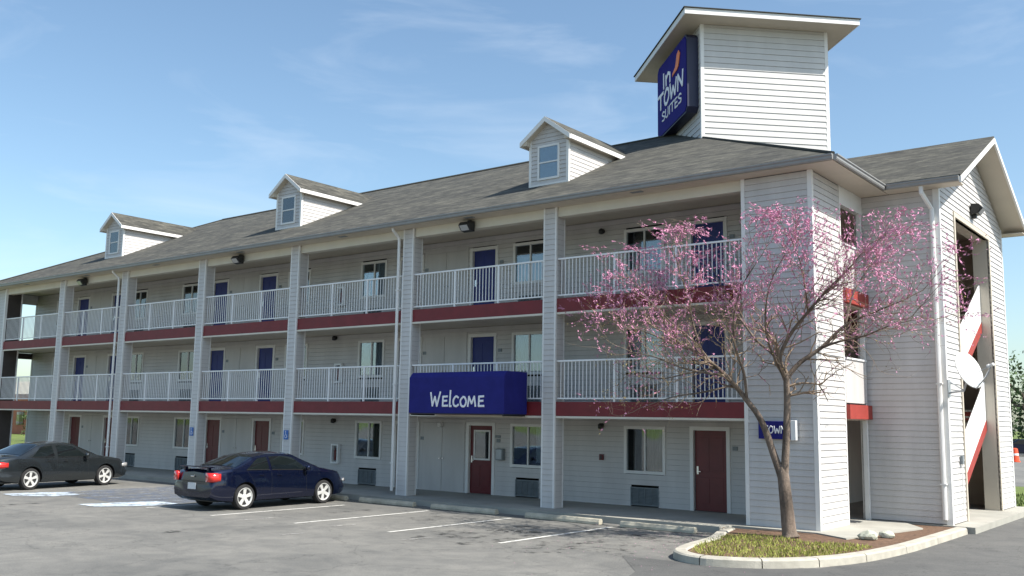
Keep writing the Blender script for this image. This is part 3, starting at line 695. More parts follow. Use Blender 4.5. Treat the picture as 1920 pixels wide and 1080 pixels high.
for p, q in ((B, R2), (Cc, R2), (A, R1), (D, R1)):
    rc = MB(); rc.tube([Vector(p)+Vector((0,0,0.01)), q], 0.045, 6); rc.build('ridge_cap', MT['shingle'], roof)
# gutters along the eaves
def gutter(x0, y0, x1, y1, nx, ny, z=EAVE_Z):
    d = Vector((x1-x0, y1-y0, 0)); n = Vector((nx, ny, 0)); prof = [(0,-0.13),(0.06,-0.13),(0.075,-0.10),(0.075,-0.06),(0.10,-0.035),(0.10,-0.01),(0,-0.01)]
    mb = MB(); mb.prism([Vector((x0, y0, z))+n*a+Vector((0, 0, b)) for a, b in prof], d); return mb.build('gutter', MT['gutter'], roof)
gutter(EX0, EY0, EX1, EY0, 0, -1); gutter(EX1, EY0, EX1, 2.96, 1, 0); gutter(EX0, EY0, EX0, 2.96, -1, 0)
for X, s in ((EX1, 1), (EX0, -1)): pass
# stair gable roofs
def stair_roof(mir):
    fx = (lambda x: x) if not mir else (lambda x: (XL+XR)-x)
    e0, e1 = SY0-0.46, SY1+0.46; rz = EAVE_Z+RS*(RIDY-e0); xo = SX1+0.62
    ht = (rz-EAVE_Z)/RS                       # where ridge meets the hip plane of the main roof
    xi = EX1-ht
    a, b, c = (fx(xo), e0, EAVE_Z), (fx(EX1), e0, EAVE_Z), (fx(xi), RIDY, rz)
    r = (fx(xo), RIDY, rz); d_, e_ = (fx(xo), e1, EAVE_Z), (fx(EX1), e1, EAVE_Z)
    z_ = 0.03
    lift = lambda p: (p[0], p[1], p[2]+z_)
    o = roof_obj('stair_roof', [([lift(p) for p in (b, a, r, c)], a, (1,0,0)), ([lift(p) for p in (d_, e_, c, r)], d_, (1,0,0))], MT['shingle'], motel, thick=0.05)
    n = 1 if not mir else -1
    # rake boards and sloped soffits
    for (y0, y1) in ((e0, RIDY), (e1, RIDY)):
        mb = MB(); mb.prism([(fx(xo)-n*0.03, y0, EAVE_Z-0.16), (fx(xo)-n*0.03, y1, rz-0.16), (fx(xo)-n*0.03, y1, rz-0.022), (fx(xo)-n*0.03, y0, EAVE_Z-0.022)], (n*0.05, 0, 0)); mb.build('rake_board', MT['trim'], o)
        mb = MB(); mb.prism([(fx(SX1)-n*0.04, y0, EAVE_Z-0.12), (fx(SX1)-n*0.04, y1, rz-0.12), (fx(SX1)-n*0.04, y1, rz-0.07), (fx(SX1)-n*0.04, y0, EAVE_Z-0.07)], (n*0.62, 0, 0)); mb.build('soffit', MT['cream'], o)
    mb = MB(); mb.box(min(fx(EX1), fx(xo-0.04)), max(fx(EX1), fx(xo-0.04)), e0, SY0, SOF, SOF+0.028); mb.build('soffit', MT['cream'], o)
    mb = MB(); mb.box(min(fx(SX1-.03), fx(xo-0.04)), max(fx(SX1-.03), fx(xo-0.04)), SY1, e1, SOF, SOF+0.028); mb.build('soffit', MT['cream'], o)
    mb = MB(); prof = [(0,-0.13),(0.06,-0.13),(0.075,-0.10),(0.075,-0.06),(0.10,-0.035),(0.10,-0.01),(0,-0.01)]
    mb.prism([(fx(EX1+0.1), e0-p, EAVE_Z+q) for p, q in prof], (fx(xo-0.03)-fx(EX1+0.1), 0, 0)); mb.build('gutter', MT['gutter'], o)
    mb = MB(); mb.box(min(fx(EX1), fx(xo-.03)), max(fx(EX1), fx(xo-.03)), e1, e1+0.1, EAVE_Z-.13, EAVE_Z-.01); mb.build('gutter', MT['gutter'], o)
    return o
stair_roof(False); stair_roof(True)

# --- dormers
def dormer(cx):
    w = 0.70; yf = 1.70; zf = EAVE_Z+RS*(yf-EY0)                # front face, roof height there
    zt = 10.50; ov = 0.20; pk = zt+w*0.72
    back = EY0+(zt-EAVE_Z)/RS; backp = EY0+(pk-EAVE_Z)/RS
    b = MB(); b.prism([(cx-w, yf+0.012, zf-0.2), (cx+w, yf+0.012, zf-0.2), (cx+w, yf+0.012, zt), (cx, yf+0.012, pk-0.05), (cx-w, yf+0.012, zt)], (0, 0.1, 0))
    d = b.build('dormer', MT['lap_shade_backing'], motel)
    # front siding
    op = [(w-0.36, w+0.36, zf+0.2, zf+1.12)]
    siding(d, (cx-w+0.07, yf+0.012, 0), (1,0,0), (0,-1,0), 2*w-0.14, zf+0.05, pk-0.12, [(a-0.07, bb-0.07, c_, d_) for a, bb, c_, d_ in op],
           clip=lambda z: (0, 99) if z < zt else ((z-zt)/0.72-0.07, 2*w-(z-zt)/0.72-0.07), expo=0.125)
    # side cheeks
    for s in (-1, 1):
        ck = MB(); ck.prism([(cx+s*(w-0.01), yf+0.05, zf-0.15), (cx+s*(w-0.01), back+0.05, zt-0.03), (cx+s*(w-0.01), yf+0.05, zt)], (-s*0.06, 0, 0)); ckk = ck.build('cheek_wall', MT['lap_shade_backing'], d)
        mb = MB(); z = zf-0.05
        while z < zt-0.03:
            z2 = min(z+0.125, zt); y1 = lambda zz: EY0+(zz-EAVE_Z)/RS+0.02
            lap_course(mb, (cx+s*w-s*0.006, yf, 0), (0,1,0), (s,0,0), 0.07, max(y1(z)-yf, 0.08), 0.07, max(y1(z2)-yf, 0.08), z, z2, 0.012, 0.0); z = z2
        mb.build('siding', MT['siding'], ckk, kind='stuff')
        t = MB(); t.box(min(cx+s*(w-0.075), cx+s*(w+0.012)), max(cx+s*(w-0.075), cx+s*(w+0.012)), yf-0.012, yf+0.075, zf-0.1, zt+0.0); t.build('corner_trim', MT['trim'], d)
    t = MB(); t.box(cx-w+0.075, cx+w-0.075, yf-0.012, yf+0.02, zf-0.06, zf+0.05); t.build('sill_board', MT['trim'], d)
    # window
    a, bq, c_, e = cx-0.33, cx+0.33, zf+0.22, zf+1.14
    fr = MB()
    for (p, q, r, s_) in ((a-0.06, a, c_-0.06, e+0.06), (bq, bq+0.06, c_-0.06, e+0.06), (a, bq, c_-0.06, c_), (a, bq, e, e+0.06), (a, bq, (c_+e)/2-0.02, (c_+e)/2+0.02)): fr.box(p, q, yf-0.03, yf+0.03, r, s_)
    wd = fr.build('window', MT['trim'], d)
    MB().box(a, bq, yf-0.008, yf-0.004, c_, (c_+e)/2-0.02).build('pane', MT['glass'], wd)
    MB().box(a, bq, yf-0.016, yf-0.012, (c_+e)/2+0.02, e).build('pane', MT['glass'], wd)
    MB().box(a, bq, yf+0.002, yf+0.010, c_, e).build('blind', MT['curtain'], wd)
    # gable roof
    eo = ov+0.0; wz = w+eo; yo = yf-0.22
    zt2 = zt-eo*0.72+0.02; pk2 = pk+0.03
    bk = lambda z: EY0+(z-EAVE_Z)/RS
    polys = []
    for s in (-1, 1):
        polys.append((((cx+s*wz, yo, zt2), (cx, yo, pk2), (cx, bk(pk2)+0.05, pk2), (cx+s*wz, bk(zt2)+0.05, zt2)), (cx, yo, pk2), (0,1,0)))
    rf = roof_obj('dormer_roof', polys, MT['shingle'], d, thick=0.035)
    for s in (-1, 1):
        mb = MB(); mb.prism([(cx+s*wz, yo-0.02, zt2-0.15), (cx+s*wz, yo-0.02, zt2-0.005), (cx, yo-0.02, pk2-0.005), (cx, yo-0.02, pk2-0.15)], (0, 0.035, 0)); mb.build('rake_board', MT['trim'], d)
        mb = MB(); mb.prism([(cx+s*(w-0.02), yo+0.016, zt2-0.115), (cx+s*(wz-0.02), yo+0.016, zt2-0.115), (cx+s*(wz-0.02), yo+0.016, zt2-0.06), (cx+s*(w-0.02), yo+0.016, zt2+0.10)], (0, bk(zt2)-yo, 0)); mb.build('soffit', MT['cream'], d)
        mb = MB(); mb.prism([(cx+s*(w-0.02), yo+0.016, zt2+0.02), (cx, yo+0.016, pk2-0.13), (cx, yo+0.016, pk2-0.06), (cx+s*(w-0.02), yo+0.016, zt2+0.09)], (0, 0.22, 0)); mb.build('soffit', MT['cream'], d)
        mb = MB(); mb.box(min(cx+s*(wz-0.025), cx+s*(wz+0.012)), max(cx+s*(wz-0.025), cx+s*(wz+0.012)), yo+0.016, bk(zt2-0.12)+0.2, zt2-0.14, zt2-0.012); mb.build('fascia', MT['trim'], d)
    return d
for cx in (1.38, 13.29, 25.03): dormer(cx)

# --- rooftop tower turned 45 degrees
S = Vector((28.0, 5.6, 0)); r2 = math.sqrt(0.5); uR = Vector((r2, r2, 0)); uL = Vector((-r2, r2, 0)); TA, TB = 4.12, 4.6
TZ0, TZ1 = 9.9, 14.55
tw = MB(); e = 0.015
tw.prism([S+uR*e+uL*e+Vector((0,0,TZ0)), S+uR*(TA-e)+uL*e+Vector((0,0,TZ0)), S+uR*(TA-e)+uL*(TB-e)+Vector((0,0,TZ0)), S+uR*e+uL*(TB-e)+Vector((0,0,TZ0))], (0, 0, TZ1-TZ0))
tower = tw.build('rooftop_tower', MT['lap_shade_backing'], motel)
siding(tower, S+uR*0.09-uR.cross(Vector((0,0,1)))*0+Vector((0,0,0))-uL*0.0, uR, -uL, TA-0.18, TZ0, TZ1-0.002, individual=True, m=MT['siding_tower'], expo=0.19)
siding(tower, S+uL*0.09, uL, -uR, TB-0.18, TZ0, TZ1-0.002, m=MT['siding_tower'], expo=0.19)
for p, du, dl in ((S, 0, 0), (S+uR*TA, -1, 0), (S+uL*TB, 0, -1)):
    q = MB(); q.obox(p+Vector((0,0,0)), uR, uL, (0,0,1), (-0.02 if du == 0 else -0.09), (0.09 if du == 0 else 0.02), (-0.02 if dl == 0 else -0.09), (0.09 if dl == 0 else 0.02), TZ0, TZ1-0.001)
    q.build('corner_trim', MT['trim'], tower)
OV = 0.71
q = MB(); q.obox(S, uR, uL, (0,0,1), -OV, TA+OV, -OV, TB+OV, TZ1, TZ1+0.03); q.build('soffit', MT['cream'], tower)
for (a0, a1, b0, b1) in ((-OV-0.03, TA+OV+0.03, -OV-0.03, -OV), (-OV-0.03, TA+OV+0.03, TB+OV, TB+OV+0.03), (-OV-0.03, -OV, -OV, TB+OV), (TA+OV, TA+OV+0.03, -OV, TB+OV)):
    q = MB(); q.obox(S, uR, uL, (0,0,1), a0, a1, b0, b1, TZ1-0.01, TZ1+0.17); q.build('fascia', MT['trim'], tower)
o2 = OV+0.07
cs = [S+uR*a+uL*b for a, b in ((-o2,-o2),(TA+o2,-o2),(TA+o2,TB+o2),(-o2,TB+o2))]; ap = S+uR*TA/2+uL*TB/2+Vector((0,0,TZ1+1.0))
polys = []
for i in range(4):
    a_, b_ = cs[i]+Vector((0,0,TZ1+0.20)), cs[(i+1) % 4]+Vector((0,0,TZ1+0.20)); polys.append(((a_, b_, ap), a_, b_-a_))
roof_obj('tower_roof', polys, MT['shingle'], tower, thick=0.025)

# ================================================================== lettering (hand drawn strokes)
GL = {
 'W': [[(0,1),(0.18,0.02),(0.42,0.7),(0.62,0.0),(0.95,1.05)]],
 'E': [[(0.55,0.72),(0.12,0.70),(0.1,0.02),(0.58,0.03)],[(0.12,0.38),(0.5,0.40)]],
 'l': [[(0.12,1.15),(0.06,0.0),(0.22,0.0)]],
 'C': [[(0.55,0.62),(0.32,0.72),(0.08,0.45),(0.12,0.1),(0.35,0.0),(0.58,0.12)]],
 'O': [[(0.3,0.68),(0.06,0.42),(0.14,0.06),(0.42,0.0),(0.6,0.3),(0.48,0.62),(0.3,0.68)]],
 'M': [[(0.0,0.0),(0.1,0.7),(0.35,0.2),(0.6,0.72),(0.72,0.0)]],
 'I': [[(0.1,1.0),(0.1,0.0)]],
 'n': [[(0.05,0.7),(0.08,0.0)],[(0.08,0.45),(0.3,0.72),(0.5,0.55),(0.5,0.0)]],
 'T': [[(0.0,0.98),(0.7,1.0)],[(0.35,0.98),(0.33,0.0)]],
 'w': [[(0,1),(0.16,0.0),(0.38,0.65),(0.6,0.0),(0.8,1.0)]],
 'o': [[(0.3,1.0),(0.05,0.6),(0.1,0.12),(0.35,0.0),(0.62,0.35),(0.55,0.85),(0.3,1.0)]],
 'N': [[(0.0,0.0),(0.05,1.0),(0.55,0.05),(0.62,1.0)]],
 'S': [[(0.5,0.85),(0.25,1.0),(0.05,0.75),(0.25,0.52),(0.5,0.35),(0.4,0.05),(0.05,0.08)]],
 'U': [[(0.03,1.0),(0.05,0.2),(0.3,0.0),(0.52,0.2),(0.56,1.0)]],
 'e': [[(0.5,0.98),(0.08,0.98),(0.06,0.02),(0.55,0.02)],[(0.08,0.5),(0.45,0.5)]],
 'i': [[(0.1,0.98),(0.1,0.02)]],
}
ADV = {'W':1.1,'E':0.72,'l':0.34,'C':0.7,'O':0.76,'M':0.92,'I':0.3,'n':0.7,'T':0.8,'w':0.95,'o':0.78,'N':0.82,'S':0.68,'U':0.72,'e':0.68,'i':0.3}
def write(txt, o, u, v, n, h, r, parent, m, sx=1.0):
    x = 0.0; o, u, v, n = Vector(o), Vector(u), Vector(v), Vector(n)
    for ch in txt:
        mb = MB()
        for si, st in enumerate(GL[ch]):
            P = catmull(st, 4) if ch in 'COoSUl' and len(st) > 3 else st
            pts = [o+u*((x+a)*h*sx)+v*(b*h) for a, b in P]
            for i in range(len(pts)-1):
                # flattened stroke: elliptical tube squashed against the board
                p, q = pts[i], pts[i+1]; t = (q-p).normalized(); side = t.cross(n).normalized(); k = 8; vs = []
                for pp in (p-t*r*0.5, q+t*r*0.5):
                    for j in range(k): a = 2*pi*j/k; vs.append(pp+side*cos(a)*r+n*(sin(a)*0.012+0.002*(i % 2)+0.001*si))
                mb.add(vs, [(j, (j+1) % k, k+(j+1) % k, k+j) for j in range(k)]+[tuple(range(k)), tuple(range(2*k-1, k-1, -1))])
        mb.build('letter', m, parent); x += ADV[ch]
    return x*h*sx

# --- roof sign on the left face of the tower
sg = empty('roof_sign', 'tall navy box sign with white lettering and orange mark on the rooftop tower', 'sign')
so = S-uR*0.38; a0, a1, z0, z1 = 0.22, 3.55, 11.8, 14.34
q = MB(); q.prism([so+uL*a+Vector((0,0,z)) for a, z in ((a0+0.15,z0),(a1-0.15,z0),(a1,z0+0.15),(a1,z1-0.15),(a1-0.15,z1),(a0+0.15,z1),(a0,z1-0.15),(a0,z0+0.15))], uR*0.36)
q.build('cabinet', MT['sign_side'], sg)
q = MB(); q.prism([so+uL*a+Vector((0,0,z)) for a, z in ((a0+0.2,z0+.05),(a1-0.2,z0+.05),(a1-.05,z0+0.2),(a1-.05,z1-0.2),(a1-0.2,z1-.05),(a0+0.2,z1-.05),(a0+.05,z1-0.2),(a0+.05,z0+0.2))], -uR*0.02)
q.build('face_panel', MT['navy_sign'], sg)
ff = so-uR*0.028
tl = lambda a, z: ff+uL*(a1-a)+Vector((0,0,z))     # a runs left to right as read
write('In', tl(0.72, 13.38), -uL, (0,0,1), -uR, 0.50, 0.06, sg, MT['letter'], 2.1)
write('TowN', tl(0.16, 12.76), -uL, (0,0,1), -uR, 0.50, 0.06, sg, MT['letter'], 1.78)
write('SUiTeS', tl(0.62, 12.28), -uL, (0,0,1), -uR, 0.30, 0.030, sg, MT['letter'], 1.95)
fl = MB(); P = [(2.12,13.46),(1.86,13.42),(1.92,13.52),(2.2,13.62),(2.3,13.78),(2.38,13.98),(2.58,14.06),(2.72,13.92),(2.62,13.72),(2.52,13.54),(2.35,13.47)]
fl.prism([tl(a, z) for a, z in P], -uR*0.02); fl.build('orange_mark', MT['orange'], sg)

# --- small corner sign behind the redbud
cs_ = empty('wall_sign', 'small dark blue box sign behind the tree trunk on the corner wall', 'sign')
q = MB(); q.box(32.16, 32.90, -0.14, -0.02, 1.90, 2.29); q.build('face_panel', MT['navy'], cs_, bevel=0.01)
q = MB(); q.box(32.903, 33.02, -0.15, -0.02, 1.88, 2.31); q.build('end_cap', MT['rail'], cs_, bevel=0.01)
write('TowN', (32.27, -0.145, 2.03), (1,0,0), (0,0,1), (0,-1,0), 0.15, 0.013, cs_, MT['letter'], 1.1)

# --- awning over the office door
aw = empty('entrance_awning', 'navy box awning lettered WELCOME over the office entrance', 'awning')
ax0, ax1, ay, az0, az1 = 22.29, 25.66, -1.02, 2.37, 3.48
prof = [(-0.035, az0), (ay, az0), (ay, az1-0.14), (ay+0.12, az1), (-0.035, az1)]
q = MB(); q.prism([(ax0, y, z) for y, z in prof], (ax1-ax0, 0, 0)); q.build('canvas', MT['navy'], aw, bevel=0.012)
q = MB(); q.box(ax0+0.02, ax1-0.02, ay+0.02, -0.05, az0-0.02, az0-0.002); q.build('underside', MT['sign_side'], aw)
for x in (ax0+0.05, ax1-0.09):
    q = MB(); q.box(x, x+0.04, ay+0.05, -0.04, az0-0.06, az0-0.022); q.build('frame_bar', MT['black'], aw)
write('WElCOME', (23.12, ay-0.004, 2.56), (1,0,0), (0,0,1), (0,-1,0), 0.36, 0.028, aw, MT['letter'], 1.02)

# ================================================================== lights, cabinets and small wall fittings
def floodlight(x, y, z, d, label):
    "d: outward horizontal direction"
    d = Vector(d); s = d.cross(Vector((0,0,1)))
    e = empty('floodlight', label, 'floodlight', 'black floodlights under the eaves', (x, y, z))
    q = MB(); q.prism([s*-0.2+Vector((0,0,-0.16)), s*-0.2+d*0.16+Vector((0,0,-0.13)), s*-0.2+d*0.28+Vector((0,0,0.02)), s*-0.2+d*0.2+Vector((0,0,0.12)), s*-0.2+Vector((0,0,0.14))], s*0.4); q.build('housing', MT['black'], e, bevel=0.015)
    q = MB(); q.prism([s*-0.14+d*0.175+Vector((0,0,-0.125)), s*-0.14+d*0.285+Vector((0,0,0.0)), s*-0.14+d*0.295+Vector((0,0,0.0)), s*-0.14+d*0.185+Vector((0,0,-0.135))], s*0.28); q.build('lens', MT['headlight'], e)
    q = MB(); q.box(-0.05, 0.05, -0.05, 0.05, 0.12, 0.18) if abs(d.y) > 0 else q.box(-0.02, 0.1, -0.06, 0.06, -0.24, -0.14); q.build('bracket', MT['black'], e)
floodlight(2.3, -0.0, 7.66, (0,-1,0), 'leftmost black floodlight under the eave, near the second column')
floodlight(12.9, -0.0, 7.66, (0,-1,0), 'middle black floodlight under the eave, below the second dormer')
floodlight(23.5, -0.0, 7.66, (0,-1,0), 'black floodlight under the eave above the entrance awning')
floodlight(35.28, 6.77, 7.95, (1,0,0), 'black floodlight on the sunlit gable above the stair opening')
def fitting(name, label, cat, x, z, w, h, d, m, face=None, y=YW, group=None):
    e = empty(name, label, cat, group, (x, y-0.018, z))
    q = MB(); q.box(-w/2, w/2, -d, 0, -h/2, h/2); q.build('body', m, e, bevel=0.01)
    if face: q = MB(); q.box(-w/2+0.03, w/2-0.03, -d-0.008, -d-0.001, -h/2+0.03, h/2-0.03); q.build('face', face, e)
    return e
for x, z, what in ((26.6, 2.1, 'small dark wall lamp to the right of the last square column, ground floor'), (15.7, 2.1, 'small dark wall lamp above the fire extinguisher cabinet, ground floor'),
                   (20.65, 2.05, 'small pale wall lamp between the entrance awning and the closet doors'), (26.6, 7.55, 'small dark wall lamp on the top floor, right of the last square column'),
                   (15.6, 4.95, 'small dark wall lamp on the middle floor behind the railing')):
    e = empty('wall_lamp', what, 'wall lamp', 'small lamps on the room wall', (x, YW-0.018, z))
    m_ = MT['black'] if 'dark' in what else MT['rail']
    q = MB(); q.lathe((0,0,0), (0,-1,0), [(0,0.07),(0.02,0.07),(0.03,0.03),(0.09,0.03)], 12); q.build('base', m_, e)
    q = MB(); q.lathe((0,-0.09,-0.09), (0,0,1), [(0,0.04),(0.02,0.075),(0.12,0.075),(0.16,0.03)], 12); q.build('shade', m_, e, smooth=True)
for z, fl_ in ((0.98, 'ground floor'), (3.72, 'middle floor'), (6.4, 'top floor')):
    e = empty('extinguisher_cabinet', 'white framed fire extinguisher cabinet on the '+fl_+' wall behind the blue sedan bay', 'cabinet', 'fire extinguisher cabinets', (15.87, YW-0.018, z))
    q = MB()
    for (a, b, c, d) in ((-0.18,-0.12,-0.33,0.33),(0.12,0.18,-0.33,0.33),(-0.12,0.12,-0.33,-0.27),(-0.12,0.12,0.27,0.33)): q.box(a, b, -0.12, 0, c, d)
    q.build('frame', MT['rail'], e); q = MB(); q.box(-0.12, 0.12, -0.02, 0, -0.27, 0.27); q.build('back', MT['grille'], e)
    q = MB(); q.lathe((0,-0.06,-0.22), (0,0,1), [(0,0.045),(0.3,0.045),(0.36,0.015),(0.42,0.02)], 10); q.build('extinguisher', MT['maroon_door'], e)
fitting('mailbox', 'grey metal mailbox right of the office door', 'mailbox', 23.08, 1.20, 0.26, 0.34, 0.14, MT['grille'], MT['steel'])
fitting('fire_alarm', 'small dark alarm box on the wall right of the last square column', 'alarm box', 26.6, 1.25, 0.12, 0.16, 0.07, MT['maroon_door'], MT['black'])
fitting('room_plaque', 'small dark plaque above the mailbox by the office door', 'plaque', 22.93, 1.72, 0.2, 0.08, 0.02, MT['grille'])
for x, lab in ((colX[3]+0.19, 'small blue parking sign on the column beside the blue sedan'), (colX[2]+0.17, 'small blue parking sign on the column between the two sedans')):
    e = empty('parking_sign', lab, 'sign', 'small blue signs on columns', (x, -0.03, 1.62))
    q = MB(); q.box(-0.11, 0.11, -0.006, 0.006, -0.15, 0.15); q.build('plate', MT['bluesign'], e)
    # wheelchair mark built of simple strokes
    q = MB()
    pts = [(-0.02,0.10),(-0.01,0.0),(0.05,-0.01),(0.07,-0.08)]
    for i in range(3):
        a, b = pts[i], pts[i+1]; d = Vector((b[0]-a[0],0,b[1]-a[1])).normalized(); s_ = Vector((d.z,0,-d.x))*0.009
        A_, B_ = Vector((a[0],-0.007-0.0005*i,a[1])), Vector((b[0],-0.007-0.0005*i,b[1])); q.prism([A_-s_, B_-s_, B_+s_, A_+s_], (0,-0.002,0))
    q.build('symbol', MT['letter'], e)
    q = MB(); q.lathe((-0.02,-0.007,0.115), (0,-1,0), [(0,0.016),(0.002,0.016)], 10); q.build('symbol', MT['letter'], e)
    q = MB(); nn = 14; vs = []; fs = []
    for i in range(nn):
        a = pi*0.75+i/(nn-1)*pi*1.25
        for rr_ in (0.045, 0.06): vs.append((-0.0+rr_*cos(a), -0.009, -0.045+rr_*sin(a)))
    q.add(vs, [(2*i, 2*i+2, 2*i+3, 2*i+1) for i in range(nn-1)]); q.build('symbol', MT['letter'], e)

# --- satellite dish on the gable corner
ds = empty('satellite_dish', 'white satellite dish on a bracket at the corner of the sunlit gable wall', 'satellite dish', loc=(35.27, 3.52, 3.26))
q = MB(); q.box(-0.01, 0.02, -0.12, 0.12, -0.35, 0.05); q.tube([(0.02,0,-0.25),(0.42,-0.4,-0.22),(0.50,-0.52,-0.05),(0.50,-0.56,0.14)], 0.025, 8); q.tube([(0.02,0.1,0.0),(0.4,-0.38,-0.2)], 0.014, 6); q.build('mount', MT['steel'], ds)
ax_ = Vector((0.86, -0.40, 0.36)).normalized(); side = ax_.cross(Vector((0,0,1))).normalized(); upv = side.cross(ax_)
cen = Vector((0.55,-0.60,0.22)); vs = []; fs = []; nr, na = 6, 28
for j in range(nr+1):
    for k in range(na):
        r_ = 0.40*j/nr; a = 2*pi*k/na
        vs.append(cen+side*cos(a)*r_+upv*sin(a)*r_*1.1+ax_*(r_*r_*0.42))
for j in range(nr):
    for k in range(na): fs.append((j*na+k, j*na+(k+1) % na, (j+1)*na+(k+1) % na, (j+1)*na+k))
n0 = len(vs); vs += [v-ax_*0.02 for v in vs[:n0]]; fs += [tuple(i+n0 for i in reversed(f)) for f in fs[:nr*na]]
for k in range(na): fs.append((nr*na+k, nr*na+(k+1) % na, n0+nr*na+(k+1) % na, n0+nr*na+k))
q = MB(); q.add(vs, fs); q.build('reflector', MT['dish'], ds, smooth=True)
arm0 = cen-upv*0.45+ax_*0.05; arm1 = cen+ax_*0.62-upv*0.12
q = MB(); q.tube([arm0, arm0*0.4+arm1*0.6-upv*0.05, arm1], 0.016, 6); q.tube([cen+side*0.3-upv*0.25+ax_*.08, arm1], 0.008, 5); q.tube([cen-side*0.3-upv*0.25+ax_*.08, arm1], 0.008, 5); q.build('arm', MT['steel'], ds)
q = MB(); q.lathe(arm1+ax_*0.05, -ax_, [(0,0.035),(0.09,0.035),(0.11,0.05),(0.15,0.05)], 12); q.build('receiver', MT['dish'], ds)
mb_ = empty('meter_box', 'small dark socket box low on the gable pier under the dish', 'box', loc=(35.27, 4.35, 1.45))
q = MB(); q.box(0, 0.06, -0.06, 0.06, -0.1, 0.1); q.build('body', MT['grille'], mb_, bevel=0.008)
q = MB(); q.tube([(0.02,0,-0.1),(0.02,0,-1.4)], 0.012, 6); q.build('conduit', MT['trim'], mb_)

